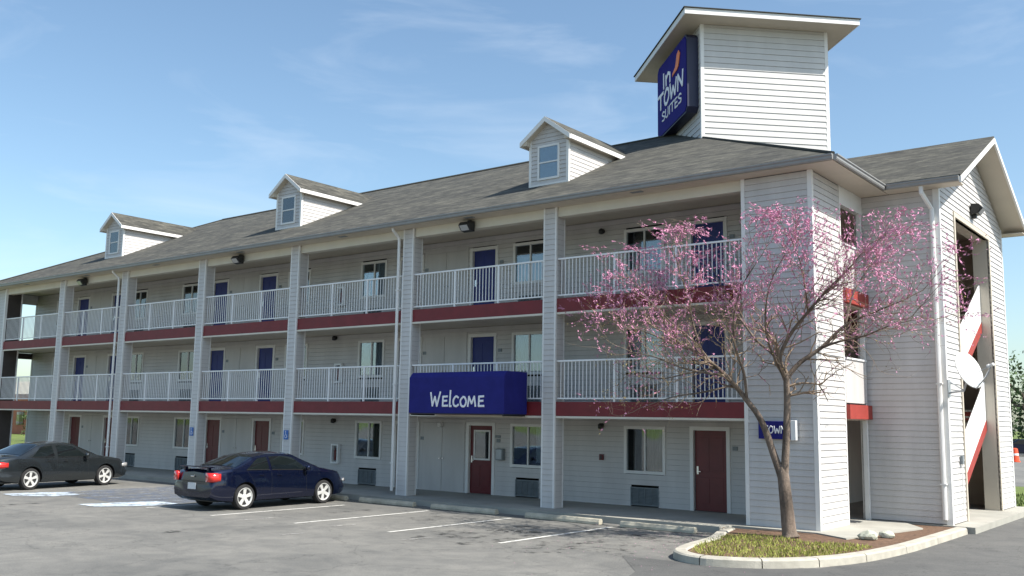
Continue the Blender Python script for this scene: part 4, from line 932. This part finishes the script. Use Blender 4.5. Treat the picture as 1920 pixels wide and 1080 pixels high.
# ================================================================== CARS
def build_car(name, label, loc, rz, paint, P):
    """x forward along +Y of the car frame: y=0 rear axle, y=wb front axle; x right; z up"""
    car = empty(name, label, 'car', 'sedans parked nose in', loc, rz)
    wb, rear, front, wid, H = P['wb'], P['rear'], P['front'], P['w']/2, P['h']
    y0, y1 = -rear, wb+front
    def lerp(T, y):
        if y <= T[0][0]: return T[0][1]
        for (a, va), (b, vb) in zip(T, T[1:]):
            if y <= b: t = (y-a)/(b-a); t = t*t*(3-2*t) if P.get('smooth') else t; return va+(vb-va)*t
        return T[-1][1]
    belt = P['belt']; top = P['top']; 
    def halfw(y):
        t = (y-y0)/(y1-y0); e = 0.0
        if t < 0.13: e = ((0.13-t)/0.13)**2*0.13
        if t > 0.86: e = ((t-0.86)/0.14)**2*0.20
        return wid*(1-e)
    def section(y):
        w = halfw(y); zb = lerp(P['sill'], y); zt = lerp(top, y); zbelt = min(lerp(belt, y), zt-0.02)
        cab = max(0.0, zt-zbelt)
        k = min(1.0, cab/0.30); wr = (w-0.05)*(1-k)+(w-0.05-0.58*cab)*k if cab > 0 else w
        wr = w-0.045-0.46*cab-0.03
        zm = zb+(zbelt-zb)*0.52
        pts = [(0, zb), (w*0.80, zb), (w-0.045, zb+0.03), (w-0.008, zb+0.16), (w, zm), (w-0.008, zm+(zbelt-zm)*0.55), (w-0.045, zbelt-0.015), (w-0.075, zbelt+0.006),
               (w-0.075+(wr-(w-0.075))*0.5, zbelt+cab*0.52), (wr, zt-0.075*k-0.004), (wr*0.93, zt-0.03*k-0.002), (wr*0.62, zt-0.004*k), (0, zt+0.012*k+0.012)]
        return pts
    st = sorted(set([round(y0+(y1-y0)*i/46, 4) for i in range(47)]+[t[0] for t in top if y0 <= t[0] <= y1]))
    vs, fs = [], []; ns = 13
    for y in st:
        pts = section(y)
        full = [(x, z) for x, z in pts]+[(-x, z) for x, z in reversed(pts[1:-1])]
        vs += [(x, y, z) for x, z in full]
    m_ = 2*ns-2
    for i in range(len(st)-1):
        for k in range(m_): fs.append((i*m_+k, i*m_+(k+1) % m_, (i+1)*m_+(k+1) % m_, (i+1)*m_+k))
    fs.append(tuple(range(m_))); fs.append(tuple(range(len(st)*m_-1, (len(st)-1)*m_-1, -1)))
    mb = MB(); mb.add(vs, fs); me = mb.mesh('body', paint, True)
    me.materials.append(MT['black'])
    body = bpy.data.objects.new('body', me)
    COL.objects.link(body)
    cut = MB(); R = P['r']+0.055
    for y in (0, wb):
        for s in (-1, 1): cut.lathe((s*(wid+0.15), y, P['r']+0.01), (-s, 0, 0), [(0, R), (0.42, R), (0.421, R-0.02)], 32)
    cme = cut.mesh('cut', MT['black'])
    cobj = bpy.data.objects.new('cut', cme); COL.objects.link(cobj)
    md = body.modifiers.new('b', 'BOOLEAN'); md.operation = 'DIFFERENCE'; md.object = cobj; md.solver = 'EXACT'
    try: md.material_mode = 'TRANSFER'
    except Exception: pass
    dg = bpy.context.evaluated_depsgraph_get(); dg.update()
    nm = bpy.data.meshes.new_from_object(body.evaluated_get(dg)); body.modifiers.clear(); body.data = nm
    bpy.data.objects.remove(cobj); body.parent = car
    for p in nm.polygons: p.use_smooth = True
    try: nm.set_sharp_from_angle(angle=radians(32))
    except Exception: pass
    # helpers on the surface
    def side_pt(y, t, s, off=0.006):
        "t: 0 belt, 1 roof edge"
        sec = section(y); a, b = Vector((sec[7][0], 0, sec[7][1])), Vector((sec[9][0], 0, sec[9][1])); mid = Vector((sec[8][0], 0, sec[8][1]))
        p = a*(1-t*2)+mid*(t*2) if t < 0.5 else mid*(2-2*t)+b*(2*t-1); nrm = Vector((b.z-a.z, 0, a.x-b.x)).normalized()
        return Vector((s*(p.x+nrm.x*off), y, p.z+nrm.z*off))
    def low_pt(y, t, s, off=0.004):
        sec = section(y); ks = [3, 4, 5, 6]; f = t*3; i = min(int(f), 2); f -= i
        a, b = sec[ks[i]], sec[ks[i+1]]; return Vector((s*(a[0]*(1-f)+b[0]*f+off), y, a[1]*(1-f)+b[1]*f))
    # side windows: polygons in (y, t)
    for s in (-1, 1):
        for poly in P['sidewin']:
            # subdivided strip between lower edge and upper edge
            n = 8; vs_, fs_ = [], []
            (yl0, yl1, yu0, yu1, tl_, tu) = poly
            for i in range(n+1):
                f = i/n
                for j in range(4):
                    g_ = j/3; ya = yl0+(yl1-yl0)*f; yb = yu0+(yu1-yu0)*f; vs_.append(side_pt(ya+(yb-ya)*g_, tl_+(tu-tl_)*g_, s, 0.008))
            for i in range(n):
                for j in range(3): fs_.append((i*4+j, (i+1)*4+j, (i+1)*4+j+1, i*4+j+1))
            q = MB(); q.add(vs_, fs_); q.build('side_window', MT['carglass'], car, smooth=True)
            q = MB(); q.tube([side_pt(yl0+(yl1-yl0)*f/6, tl_-0.03, s, 0.01) for f in range(7)], 0.009, 5); q.build('window_moulding', P['mould'], car)
        # seams
        for ys in P['seams']:
            q = MB(); q.tube([low_pt(ys[0]+(ys[1]-ys[0])*k/8, 0.02+0.98*k/8, s, 0.0) for k in range(9)], 0.004, 4); q.build('door_seam', MT['black'], car)
        q = MB(); q.tube([low_pt(y0+0.25+(wb+front-0.55+rear)*k/20, 0.30, s, 0.0) for k in range(21) if not (min(abs(y0+0.25+(wb+front-0.55+rear)*k/20), abs(y0+0.25+(wb+front-0.55+rear)*k/20-wb)) < R)], 0.003, 4) if False else None
        for yh in P['handles']:
            a = low_pt(yh, 0.80, s, 0.012); b = low_pt(yh+0.16, 0.80, s, 0.012); q = MB(); q.tube([a-Vector((s*.012,0,0)), a+Vector((s*.01,0.02,0)), b+Vector((s*.01,-0.02,0)), b-Vector((s*.012,0,0))], 0.012, 6); q.build('door_handle', paint, car)
        # mirror
        ym = P['mirror']; b0 = side_pt(ym, 0.06, s, 0.0)
        q = MB(); q.lathe(b0+Vector((s*0.04,0,0.05)), (s,0,0.05), [(0,0.02),(0.03,0.05),(0.09,0.075),(0.16,0.07),(0.19,0.035)], 12); o = q.build('wing_mirror', paint, car, smooth=True)
    # windscreens
    for nmn, (ya, yb) in (('rear_window', P['backlight']), ('windscreen', P['screen'])):
        n = 8; vs_, fs_ = [], []
        for i in range(n+1):
            y = ya+(yb-ya)*i/n; sec = section(y)
            A_, B_, C_, D_ = Vector((sec[9][0], y, sec[9][1])), Vector((sec[10][0], y, sec[10][1])), Vector((sec[11][0], y, sec[11][1])), Vector((0, y, sec[12][1]))
            row = [A_*0.5+B_*0.5, B_*0.6+C_*0.4, C_, C_*0.5+D_*0.5, D_]
            row = row+[Vector((-p.x, p.y, p.z)) for p in reversed(row[:-1])]
            vs_ += [p+Vector((0,0,0.008)) for p in row]
        for i in range(n):
            for k in range(8): fs_.append((i*9+k, i*9+k+1, (i+1)*9+k+1, (i+1)*9+k))
        q = MB(); q.add(vs_, fs_); q.build(nmn, MT['carglass'], car, smooth=True)
    # lamps: wrap around patches sampled on side + end
    def wrap(nmn, yend, dy, zc0, zc1, m, s, inner):
        vs_, fs_ = [], []; seq = []
        sg_ = 1 if dy > 0 else -1
        for k in range(5):
            y = yend+dy*(1-k/4); seq.append((halfw(y)+0.006, y))
        w_ = halfw(yend); seq[-1] = (w_-0.0, yend-sg_*0.012); seq.append((w_-inner*0.5, yend-sg_*0.02)); seq.append((w_-inner, yend-sg_*0.02))
        for i, (x, y) in enumerate(seq):
            sh = 0.02 if i < 2 else 0
            for z in (zc0+sh, (zc0+zc1)/2, zc1-sh): vs_.append((s*(x-(0.012 if z == zc1-sh else 0)), y, z))
        for i in range(len(seq)-1):
            for j in range(2): fs_.append((i*3+j, (i+1)*3+j, (i+1)*3+j+1, i*3+j+1))
        q = MB(); q.add(vs_, fs_)
        o = q.build(nmn, m, car, smooth=True); md = o.modifiers.new('solid', 'SOLIDIFY'); md.thickness = 0.02; md.offset = 0
    for s in (-1, 1):
        wrap('tail_light', y0, P['tl'][0], P['tl'][1], P['tl'][2], MT['taillight'], s, P['tl'][3])
        wrap('headlight', y1, *P['hl'], MT['headlight'], s, 0.30)
    # plate, badge, bumper lines, exhaust
    zp = P['plate']
    q = MB(); q.box(-0.16, 0.16, y0-0.022, y0-0.008, zp-0.08, zp+0.08); q.build('licence_plate', MT['plate'], car)
    q = MB(); q.box(-wid*0.55, wid*0.55, y0-0.012, y0+0.02, zp+0.11, zp+0.13); q.build('boot_trim', MT['black'], car)
    q = MB(); q.box(-0.07, 0.07, y0-0.02, y0-0.004, zp+0.22, zp+0.255); q.build('emblem', MT['chrome'], car, bevel=0.006)
    vs_ = []
    q = MB(); q.tube([(halfw(y0+0.5*abs(sin(a)))*0+sin(a)*0, 0, 0) for a in (0, 1)], 0.001, 3) if False else None
    for yy, zz in ((y0-0.006, zp-0.13),):
        q = MB(); q.box(-wid*0.82, wid*0.82, yy-0.012, yy+0.02, zz-0.008, zz); q.build('bumper_seam', MT['black'], car)
    q = MB(); q.box(-wid*0.7, wid*0.7, y0+0.32, y0+0.6, 0.20, 0.27); q.build('undertray', MT['black'], car)
    if P.get('spoiler'):
        ys, zs = y0+0.10, lerp(top, y0+0.10)
        q = MB(); q.prism([(-0.62, ys-0.07, zs+0.085), (-0.62, ys+0.09, zs+0.075), (-0.62, ys+0.09, zs+0.095), (-0.62, ys-0.07, zs+0.115)], (1.24, 0, 0))
        for s in (-0.5, 0.44): q.box(s, s+0.06, ys-0.02, ys+0.07, zs-0.01, zs+0.08)
        q.build('spoiler', paint, car, bevel=0.008)
    # wheels
    for y in (0, wb):
        for s in (-1, 1):
            r = P['r']; xo = wid-0.012
            we = MB(); we.lathe((s*(xo-0.205), y, r), (s,0,0), [(0,r*0.62),(0.0,r*0.93),(0.03,r),(0.165,r),(0.2,r*0.95),(0.205,r*0.76),(0.17,r*0.75)], 36)
            t_ = we.build('wheel', MT['rubber'], car, smooth=False)
            q = MB(); q.lathe((s*(xo-0.11), y, r), (s,0,0), [(0,r*0.74),(0.01,r*0.74)], 30); q.build('brake_backing', MT['black'], t_)
            q = MB()
            n = 36; prof = [(0.05, r*0.75), (0.102, r*0.755), (0.106, r*0.70), (0.07, r*0.63)]
            vs_ = [(s*(xo-0.11+d_), y+rad*cos(2*pi*k/n), r+rad*sin(2*pi*k/n)) for d_, rad in prof for k in range(n)]
            q.add(vs_, [(i*n+k, i*n+(k+1) % n, (i+1)*n+(k+1) % n, (i+1)*n+k) for i in range(3) for k in range(n)])
            for k in range(5):
                a = 2*pi*k/5+0.3+(0.5 if y else 0); d_ = Vector((0, cos(a), sin(a))); e_ = Vector((0, -sin(a), cos(a)))
                c_ = Vector((s*(xo-0.035), y, r)); X_ = Vector((s, 0, 0)); hw0, hw1 = P['spoke']
                q.add([c_-e_*hw0-X_*0.04, c_+e_*hw0-X_*0.04, c_+d_*r*0.69+e_*hw1-X_*0.03, c_+d_*r*0.69-e_*hw1-X_*0.03, c_-e_*hw0*0.8, c_+e_*hw0*0.8, c_+d_*r*0.69+e_*hw1*0.85+X_*0.012, c_+d_*r*0.69-e_*hw1*0.85+X_*0.012],
                      [(0,1,2,3),(4,5,6,7),(0,1,5,4),(1,2,6,5),(2,3,7,6),(3,0,4,7)])
            q.lathe((s*(xo-0.07), y, r), (s,0,0), [(0,0.075),(0.035,0.07),(0.045,0.05)], 20)
            q.build('rim', MT['rim'], t_)
    return car
blueP = dict(wb=2.70, rear=0.98, front=0.90, w=1.74, h=1.42, r=0.315,
    sill=[(-1.0,0.34),(-0.8,0.24),(-0.4,0.19),(2.9,0.19),(3.4,0.20),(3.65,0.28)],
    top=[(-0.98,0.66),(-0.95,0.93),(-0.85,1.0),(-0.42,1.035),(-0.30,1.06),(0.35,1.335),(0.85,1.40),(1.35,1.405),(1.75,1.36),(2.62,0.99),(2.8,0.965),(3.3,0.86),(3.52,0.72),(3.60,0.55)],
    belt=[(-0.98,0.62),(-0.9,0.88),(-0.4,0.98),(0.6,0.955),(2.5,0.90),(3.3,0.80),(3.6,0.52)],
    sidewin=[(0.05,0.80,0.50,0.80,0.06,0.94),(0.88,2.12,0.88,1.66,0.06,0.94)], seams=[(0.42,0.06),(0.84,0.84),(2.05,2.0)], handles=[0.55-0.12,1.0], mirror=2.0,
    backlight=(-0.26,0.42), screen=(1.76,2.55), tl=(0.22,0.72,0.94,0.20), plate=0.60, hl=(-0.16,0.56,0.65), spoiler=True, mould=MT['black'], spoke=(0.045,0.058))
greyP = dict(wb=2.72, rear=1.08, front=0.98, w=1.78, h=1.44, r=0.325,
    sill=[(-1.1,0.34),(-0.8,0.25),(-0.4,0.20),(2.9,0.20),(3.4,0.21),(3.75,0.28)],
    top=[(-1.08,0.64),(-1.05,0.90),(-0.95,0.985),(-0.50,1.03),(-0.36,1.05),(0.30,1.36),(0.75,1.42),(1.30,1.425),(1.65,1.38),(2.45,1.02),(2.65,0.985),(3.35,0.87),(3.6,0.74),(3.70,0.55)],
    belt=[(-1.08,0.60),(-1.0,0.86),(-0.5,0.96),(0.6,0.955),(2.4,0.92),(3.4,0.80),(3.7,0.52)],
    sidewin=[(0.02,0.82,0.42,0.80,0.06,0.93),(0.95,2.05,0.95,1.58,0.06,0.93)], seams=[(0.42,0.04),(0.88,0.88),(2.05,2.0)], handles=[0.45,1.1], mirror=1.9,
    backlight=(-0.33,0.36), screen=(1.67,2.38), tl=(0.30,0.68,0.86,0.35), plate=0.60, hl=(-0.30,0.58,0.71), spoiler=False, mould=MT['black'], spoke=(0.028,0.055))
build_car('parked_car', 'dark blue sedan with a boot spoiler parked nose in at the centre bay', (19.55,-4.95,LZ+0.004), radians(2), MT['paint_blue'], blueP)
build_car('parked_car', 'dark grey sedan at the left edge of the lot', (10.1,-5.95,LZ+0.004), radians(10), MT['paint_grey'], greyP)

# ================================================================== REDBUD TREE
tree = empty('redbud_tree', 'bare branched redbud with pink blossom growing from the kerb island', 'tree', loc=(33.12,-1.35,-0.03))
Cm = M.inverted(); Finv = 1800.0
def pix(px, py, yplane):
    d = Fw*1800+Rt*(px-960)-Up*(py-540); t = (yplane+20.456)/d.y
    return Vector((41.0394, -20.456, 2.2407))+d*t
to = Vector((33.12,-1.35,-0.03))
T0 = -1.35
def limb(pts, r0, r1, name='branch', n=8):
    if name == 'branch': r0 *= 0.80; r1 *= 0.62
    P = [pix(x, y, T0+dy)-to for x, y, dy in pts]; P = [Vector(p) for p in catmull([tuple(p) for p in P], 4)]
    k = len(P); rs = [r0+(r1-r0)*i/(k-1) for i in range(k)]
    q = MB(); q.tube(P, rs, n); q.build(name, MT['bark'], tree, smooth=True); return P, rs
allp = []
TP = [Vector(p) for p in catmull([tuple(pix(x, y, T0)-to) for x, y in ((1482,1008),(1479,990),(1475,950),(1470,905),(1468,885),(1467,868))], 4)]
TR = []
for i_ in range(len(TP)):
    f_ = i_/(len(TP)-1); TR.append(0.155-0.035*min(1, f_/0.6)+0.05*max(0, 0.12-f_)/0.12 if f_ < 0.62 else 0.12*math.sqrt(max(0.02, 1-((f_-0.62)/0.38)**2)))
q = MB(); q.tube(TP, TR, 14); q.build('trunk', MT['bark'], tree, smooth=True)
L = []
L.append(limb([(1472,925,0),(1465,893,-0.01),(1450,850,-0.05),(1428,790,-0.15),(1400,750,-0.25),(1362,705,-0.4),(1320,670,-0.6),(1270,640,-0.8)], 0.094, 0.024, 'main_limb', 10))
L.append(limb([(1473,925,0),(1471,893,0.0),(1474,830,0.02),(1476,760,0.05),(1474,700,0.05)], 0.090, 0.060, 'main_limb', 10))
L.append(limb([(1474,710,0.05),(1500,680,0.2),(1540,652,0.35),(1585,610,0.5),(1640,585,0.7),(1700,560,0.9)], 0.07, 0.018))
L.append(limb([(1474,715,0.05),(1462,675,-0.1),(1480,630,-0.2),(1515,585,-0.3),(1550,545,-0.35),(1590,505,-0.3),(1620,470,-.2)], 0.065, 0.015))
L.append(limb([(1474,705,0.05),(1450,665,0.2),(1420,640,0.5),(1390,600,0.9),(1365,560,1.2),(1340,510,1.4)], 0.05, 0.014))
L.append(limb([(1400,750,-0.25),(1395,700,-0.5),(1380,655,-0.8),(1375,600,-1.0),(1390,540,-1.2),(1420,490,-1.3)], 0.045, 0.013))
L.append(limb([(1362,705,-0.4),(1330,700,-0.9),(1280,690,-1.3),(1230,670,-1.6),(1185,660,-1.8)], 0.04, 0.011))
L.append(limb([(1340,688,-0.5),(1300,640,-0.3),(1255,600,0.0),(1215,560,0.2),(1180,520,0.4)], 0.04, 0.012))
L.append(limb([(1320,670,-0.6),(1300,610,-0.8),(1290,560,-0.9),(1275,510,-1.0),(1260,460,-1.0)], 0.035, 0.011))
L.append(limb([(1540,652,0.35),(1575,640,0.0),(1620,630,-0.3),(1670,610,-0.5),(1715,600,-0.6)], 0.035, 0.010))
L.append(limb([(1515,585,-0.3),(1510,540,-0.6),(1500,490,-0.8),(1480,440,-1.0)], 0.03, 0.009))
L.append(limb([(1585,610,0.5),(1600,550,0.8),(1630,500,1.0),(1660,450,1.1)], 0.03, 0.009))
L.append(limb([(1462,690,0),(1440,640,-0.7),(1435,590,-1.1),(1445,530,-1.4),(1470,480,-1.5)], 0.035, 0.010))
L.append(limb([(1390,600,0.9),(1340,590,1.0),(1280,580,1.1),(1230,560,1.1)], 0.025, 0.008))
L.append(limb([(1375,722,-0.3),(1320,735,-0.8),(1260,745,-1.2),(1200,765,-1.5)], 0.03, 0.010))
L.append(limb([(1290,655,-0.6),(1230,630,-0.2),(1165,605,0.2),(1118,592,0.4)], 0.028, 0.009))
L.append(limb([(1340,690,-0.5),(1290,700,0.2),(1235,710,0.6),(1180,700,0.9)], 0.028, 0.009))
tr = random.Random(11); twigs = MB(); blossom = MB(); buds = MB(); segc = [0]
def rnd(): return Vector((tr.gauss(0,1), tr.gauss(0,1), tr.gauss(0,1)))
cen_ = pix(1430, 720, T0)-to
def leafquad(mb, p, s):
    a = rnd().normalized(); b = a.cross(rnd()).normalized(); c = a.cross(b)
    mb.add([p-b*s*.5, p+a*s*0.5-c*s*.3, p+b*s*.6, p-a*s*.5+c*s*.3], [(0,1,2),(0,2,3)])
def grow(p, d, r, ln, lev):
    n = 4; pts = [p.copy()]
    if p.z+to.z > 6.45: return
    for i in range(n):
        d = (d+rnd()*0.20+Vector((0,0,0.09 if lev < 3 else 0.05))).normalized()
        if p.z+to.z > 6.3: d.z = min(d.z, 0.1)
        p = p+d*ln/n; pts.append(p.copy())
    twigs.tube(pts, [r*(1-0.45*i/n) for i in range(n+1)], 3 if lev > 1 else 4, cap=False); segc[0] += n
    z = p.z+to.z
    # blossoms along the wood, denser towards the top of the crown
    px = (p-cen_)
    pb = min(1.0, max(0.12, (z-3.2)/2.2))*(0.35+1.3*(0.5+0.5*sin(p.x*2.9+1.1)*cos(p.z*3.3+p.y*2.1)))
    if lev >= 1:
        for q_ in pts[1:]:
            for _ in range(3):
                if tr.random() < pb*0.30:
                    c0 = q_+rnd()*0.012
                    for __ in range(tr.randint(2, 4)):
                        a_ = (d+rnd()*0.35).normalized(); b_ = a_.cross(rnd()).normalized(); pc_ = c0+d*tr.uniform(-0.05, 0.05)+rnd()*0.010; s1, s2 = tr.uniform(0.018, 0.042), tr.uniform(0.006, 0.012)
                        blossom.add([pc_-a_*s1-b_*s2*.4, pc_+b_*s2, pc_+a_*s1, pc_-b_*s2], [(0,1,2),(0,2,3)])
                elif z < 5.4 and tr.random() < (0.16 if px.x < 0 else 0.05): leafquad(buds, q_+rnd()*0.015, tr.uniform(0.015, 0.03))
    if lev < 4:
        for k in range(3 if lev < 2 else 2):
            if tr.random() < (0.92, 0.80, 0.72, 0.5)[lev]:
                i = tr.randint(1, n); side_ = (d.cross(rnd())).normalized()
                grow(pts[i], (d*0.75+side_*tr.uniform(0.5, 0.95)).normalized(), r*0.62, ln*tr.uniform(0.62, 0.9), lev+1)
for P, rs in L:
    k = len(P)
    for i in range(3, k):
        f = i/(k-1)
        if f < 0.25 or P[i].z+to.z < 2.75: continue
        for _ in range(2 if f > 0.45 else 1):
            if tr.random() < 0.8:
                d = (P[i]-P[i-1]).normalized(); out = (P[i]-cen_); out.z = max(out.z, 0)*0.4; out = out.normalized() if out.length > 0 else d
                sd_ = d.cross(rnd()).normalized()
                grow(P[i], (d*0.6+sd_*0.8+out*0.25).normalized(), max(0.0055, rs[i]*0.42), tr.uniform(0.45, 0.85), 1)
    grow(P[-1], (P[-1]-P[-2]).normalized(), rs[-1]*0.9, 0.7, 0)
twigs.build('twigs', MT['twig'], tree, kind='stuff'); blossom.build('blossoms', MT['blossom'], tree, kind='stuff'); buds.build('leaf_buds', MT['budleaf'], tree, kind='stuff')

# --- pale stones by the path
def stone(x, y, s, label):
    bm = bmesh.new(); bmesh.ops.create_icosphere(bm, subdivisions=2, radius=s); sr = random.Random(int(x*100))
    for v in bm.verts: v.co = Vector((v.co.x*1.3, v.co.y, v.co.z*0.75))*(1+sr.uniform(-0.13, 0.13)); v.co.z = max(v.co.z, -s*0.4)
    me = bpy.data.meshes.new('stone'); bm.to_mesh(me); bm.free(); me.materials.append(MT['stone'])
    o = bpy.data.objects.new('stone', me); COL.objects.link(o); o.location = (x, y, s*0.4-0.02); tag(o, label, 'stone', 'pale stones by the path')
stone(34.62,-0.55,0.15,'larger pale stone in the mulch right of the corner path, nearer the grass')
stone(34.80,0.05,0.12,'smaller pale stone in the mulch, nearer the stair wall')

# ================================================================== background
def leafy_tree(x, y, h, rad, seed, label, n=2600, leaf=0.4, m=None, group='trees behind the motel'):
    t = empty('broadleaf_tree', label, 'tree', group, (x, y, LZ)); r_ = random.Random(seed)
    q = MB(); q.tube([(0,0,-0.1),(0.1,0,h*0.25),(0,0.1,h*0.55),(0.1,0,h*0.85)], [rad*0.09, rad*0.07, rad*0.045, 0.03], 8)
    for k in range(7):
        a = r_.uniform(0, 6.28); z = h*r_.uniform(0.25, 0.6); q.tube([(0,0,z),(cos(a)*rad*0.4, sin(a)*rad*0.4, z+h*0.15),(cos(a)*rad*0.7, sin(a)*rad*0.7, z+h*0.22)], [rad*0.035, rad*0.02, 0.02], 5)
    q.build('trunk', MT['bark'], t)
    cl = [(Vector((r_.uniform(-1,1)*rad*0.7, r_.uniform(-1,1)*rad*0.7, h*r_.uniform(0.22, 0.86))), rad*r_.uniform(0.22, 0.42)) for _ in range(26)]
    q = MB()
    for i in range(n):
        c, cr = cl[i % len(cl)]; v = Vector((r_.gauss(0,1), r_.gauss(0,1), r_.gauss(0,0.8))).normalized()*cr*r_.uniform(0.6, 1.08); p = c+v
        a = Vector((r_.gauss(0,1), r_.gauss(0,1), r_.gauss(0,1))).normalized(); b = a.cross(v).normalized(); s = leaf*r_.uniform(0.5, 1.1)
        q.add([p-a*s*.5, p-b*s*.35, p+a*s*.5, p+b*s*.35], [(0,1,2,3)])
    q.build('crown', m or MT['leaf'], t)
leafy_tree(24.0,78,9.5,5.5,1,'rounded green tree beyond the lot, right of the gable wall')
leafy_tree(30.8,88,8.0,4.5,2,'lighter green tree at the right edge of the photo behind the gable', m=MT['leaf2'])
leafy_tree(17.5,86,8.5,5.0,3,'dark green tree partly hidden behind the gable wall')
leafy_tree(36,98,9.0,5.0,8,'green tree beyond the right edge of the lot')
leafy_tree(43.5,4.2,6.5,2.0,21,'small leafy tree across the driveway, just outside the right edge, casting shade on it', n=1500, leaf=0.22, group='trees by the driveway')
# dark parked car far behind, simple saloon shape
def far_car(x, y, rz, m, label):
    c = empty('parked_car', label, 'car', 'cars parked far behind the motel', (x, y, LZ), rz)
    prof = [(-2.1,0.25),(2.1,0.25),(2.2,0.6),(1.9,0.85),(1.1,0.95),(0.5,1.4),(-0.9,1.42),(-1.6,1.0),(-2.1,0.95),(-2.2,0.6)]
    q = MB(); q.prism([(a, -0.85, b) for a, b in prof], (0, 1.7, 0)); q.build('body', m, c, bevel=0.08)
    q = MB(); q.prism([(a, -0.86, b) for a, b in ((1.0,0.97),(0.45,1.34),(-0.85,1.36),(-1.45,1.0))], (0, 1.72, 0)); q.build('windows', MT['carglass'], c)
    for a in (-1.35, 1.35):
        for s in (-0.88, 0.70): q = MB(); q.lathe((a, s, 0.32), (0,1,0), [(0,0.32),(0.18,0.32)], 16); q.build('wheel', MT['rubber'], c)
far_car(25.2,70.5,0.4,MT['paint_blue'],'dark blue car far behind the motel, nearest the gable wall')
far_car(29.6,72.5,0.4,MT['paint_grey'],'dark grey car far behind the motel at the right edge')
cn = empty('traffic_cone', 'orange traffic barrel standing in the rear lot right of the gable', 'traffic barrel', loc=(27.1,54.5,LZ))
q = MB(); q.lathe((0,0,0), (0,0,1), [(0,0.36),(0.06,0.36),(0.07,0.29),(0.35,0.27),(0.9,0.22),(0.95,0.12)], 20); q.build('barrel_body', MT['cone'], cn)
q = MB(); q.lathe((0,0,0.45), (0,0,1), [(0,0.268),(0.14,0.257)], 20); q.build('white_band', MT['rail'], cn)

# left: brick building, shrub and lawn seen through the far passage
bb = empty('brick_building', 'low orange brick building seen through the passage at the far left', 'building', loc=(-75,35,LZ-0.06))
q = MB(); q.box(-14, 14, -5, 5, 0, 4.3); q.build('wall', MT['redbrick'], bb)
q = MB(); q.prism([(-14.5,-5.5,4.3),(-14.5,5.5,4.3),(-14.5,0,6.0)], (29,0,0)); q.build('roof', MT['stopc'], bb)
for x in (-9,-3,3,9):
    q = MB(); q.box(x-0.8, x+0.8, -5.08, -5.01, 1.0, 2.4); q.build('window', MT['glass'], bb)
for s in (-14.08, 14.01): q = MB(); q.box(s, s+0.07, -2, -0.5, 0.05, 2.2); q.build('door', MT['trim'], bb)
leafy_tree(-40.0,19.5,3.0,1.6,4,'round green shrub seen through the far left passage', n=1200, leaf=0.2, group='shrubs beyond the lawn')
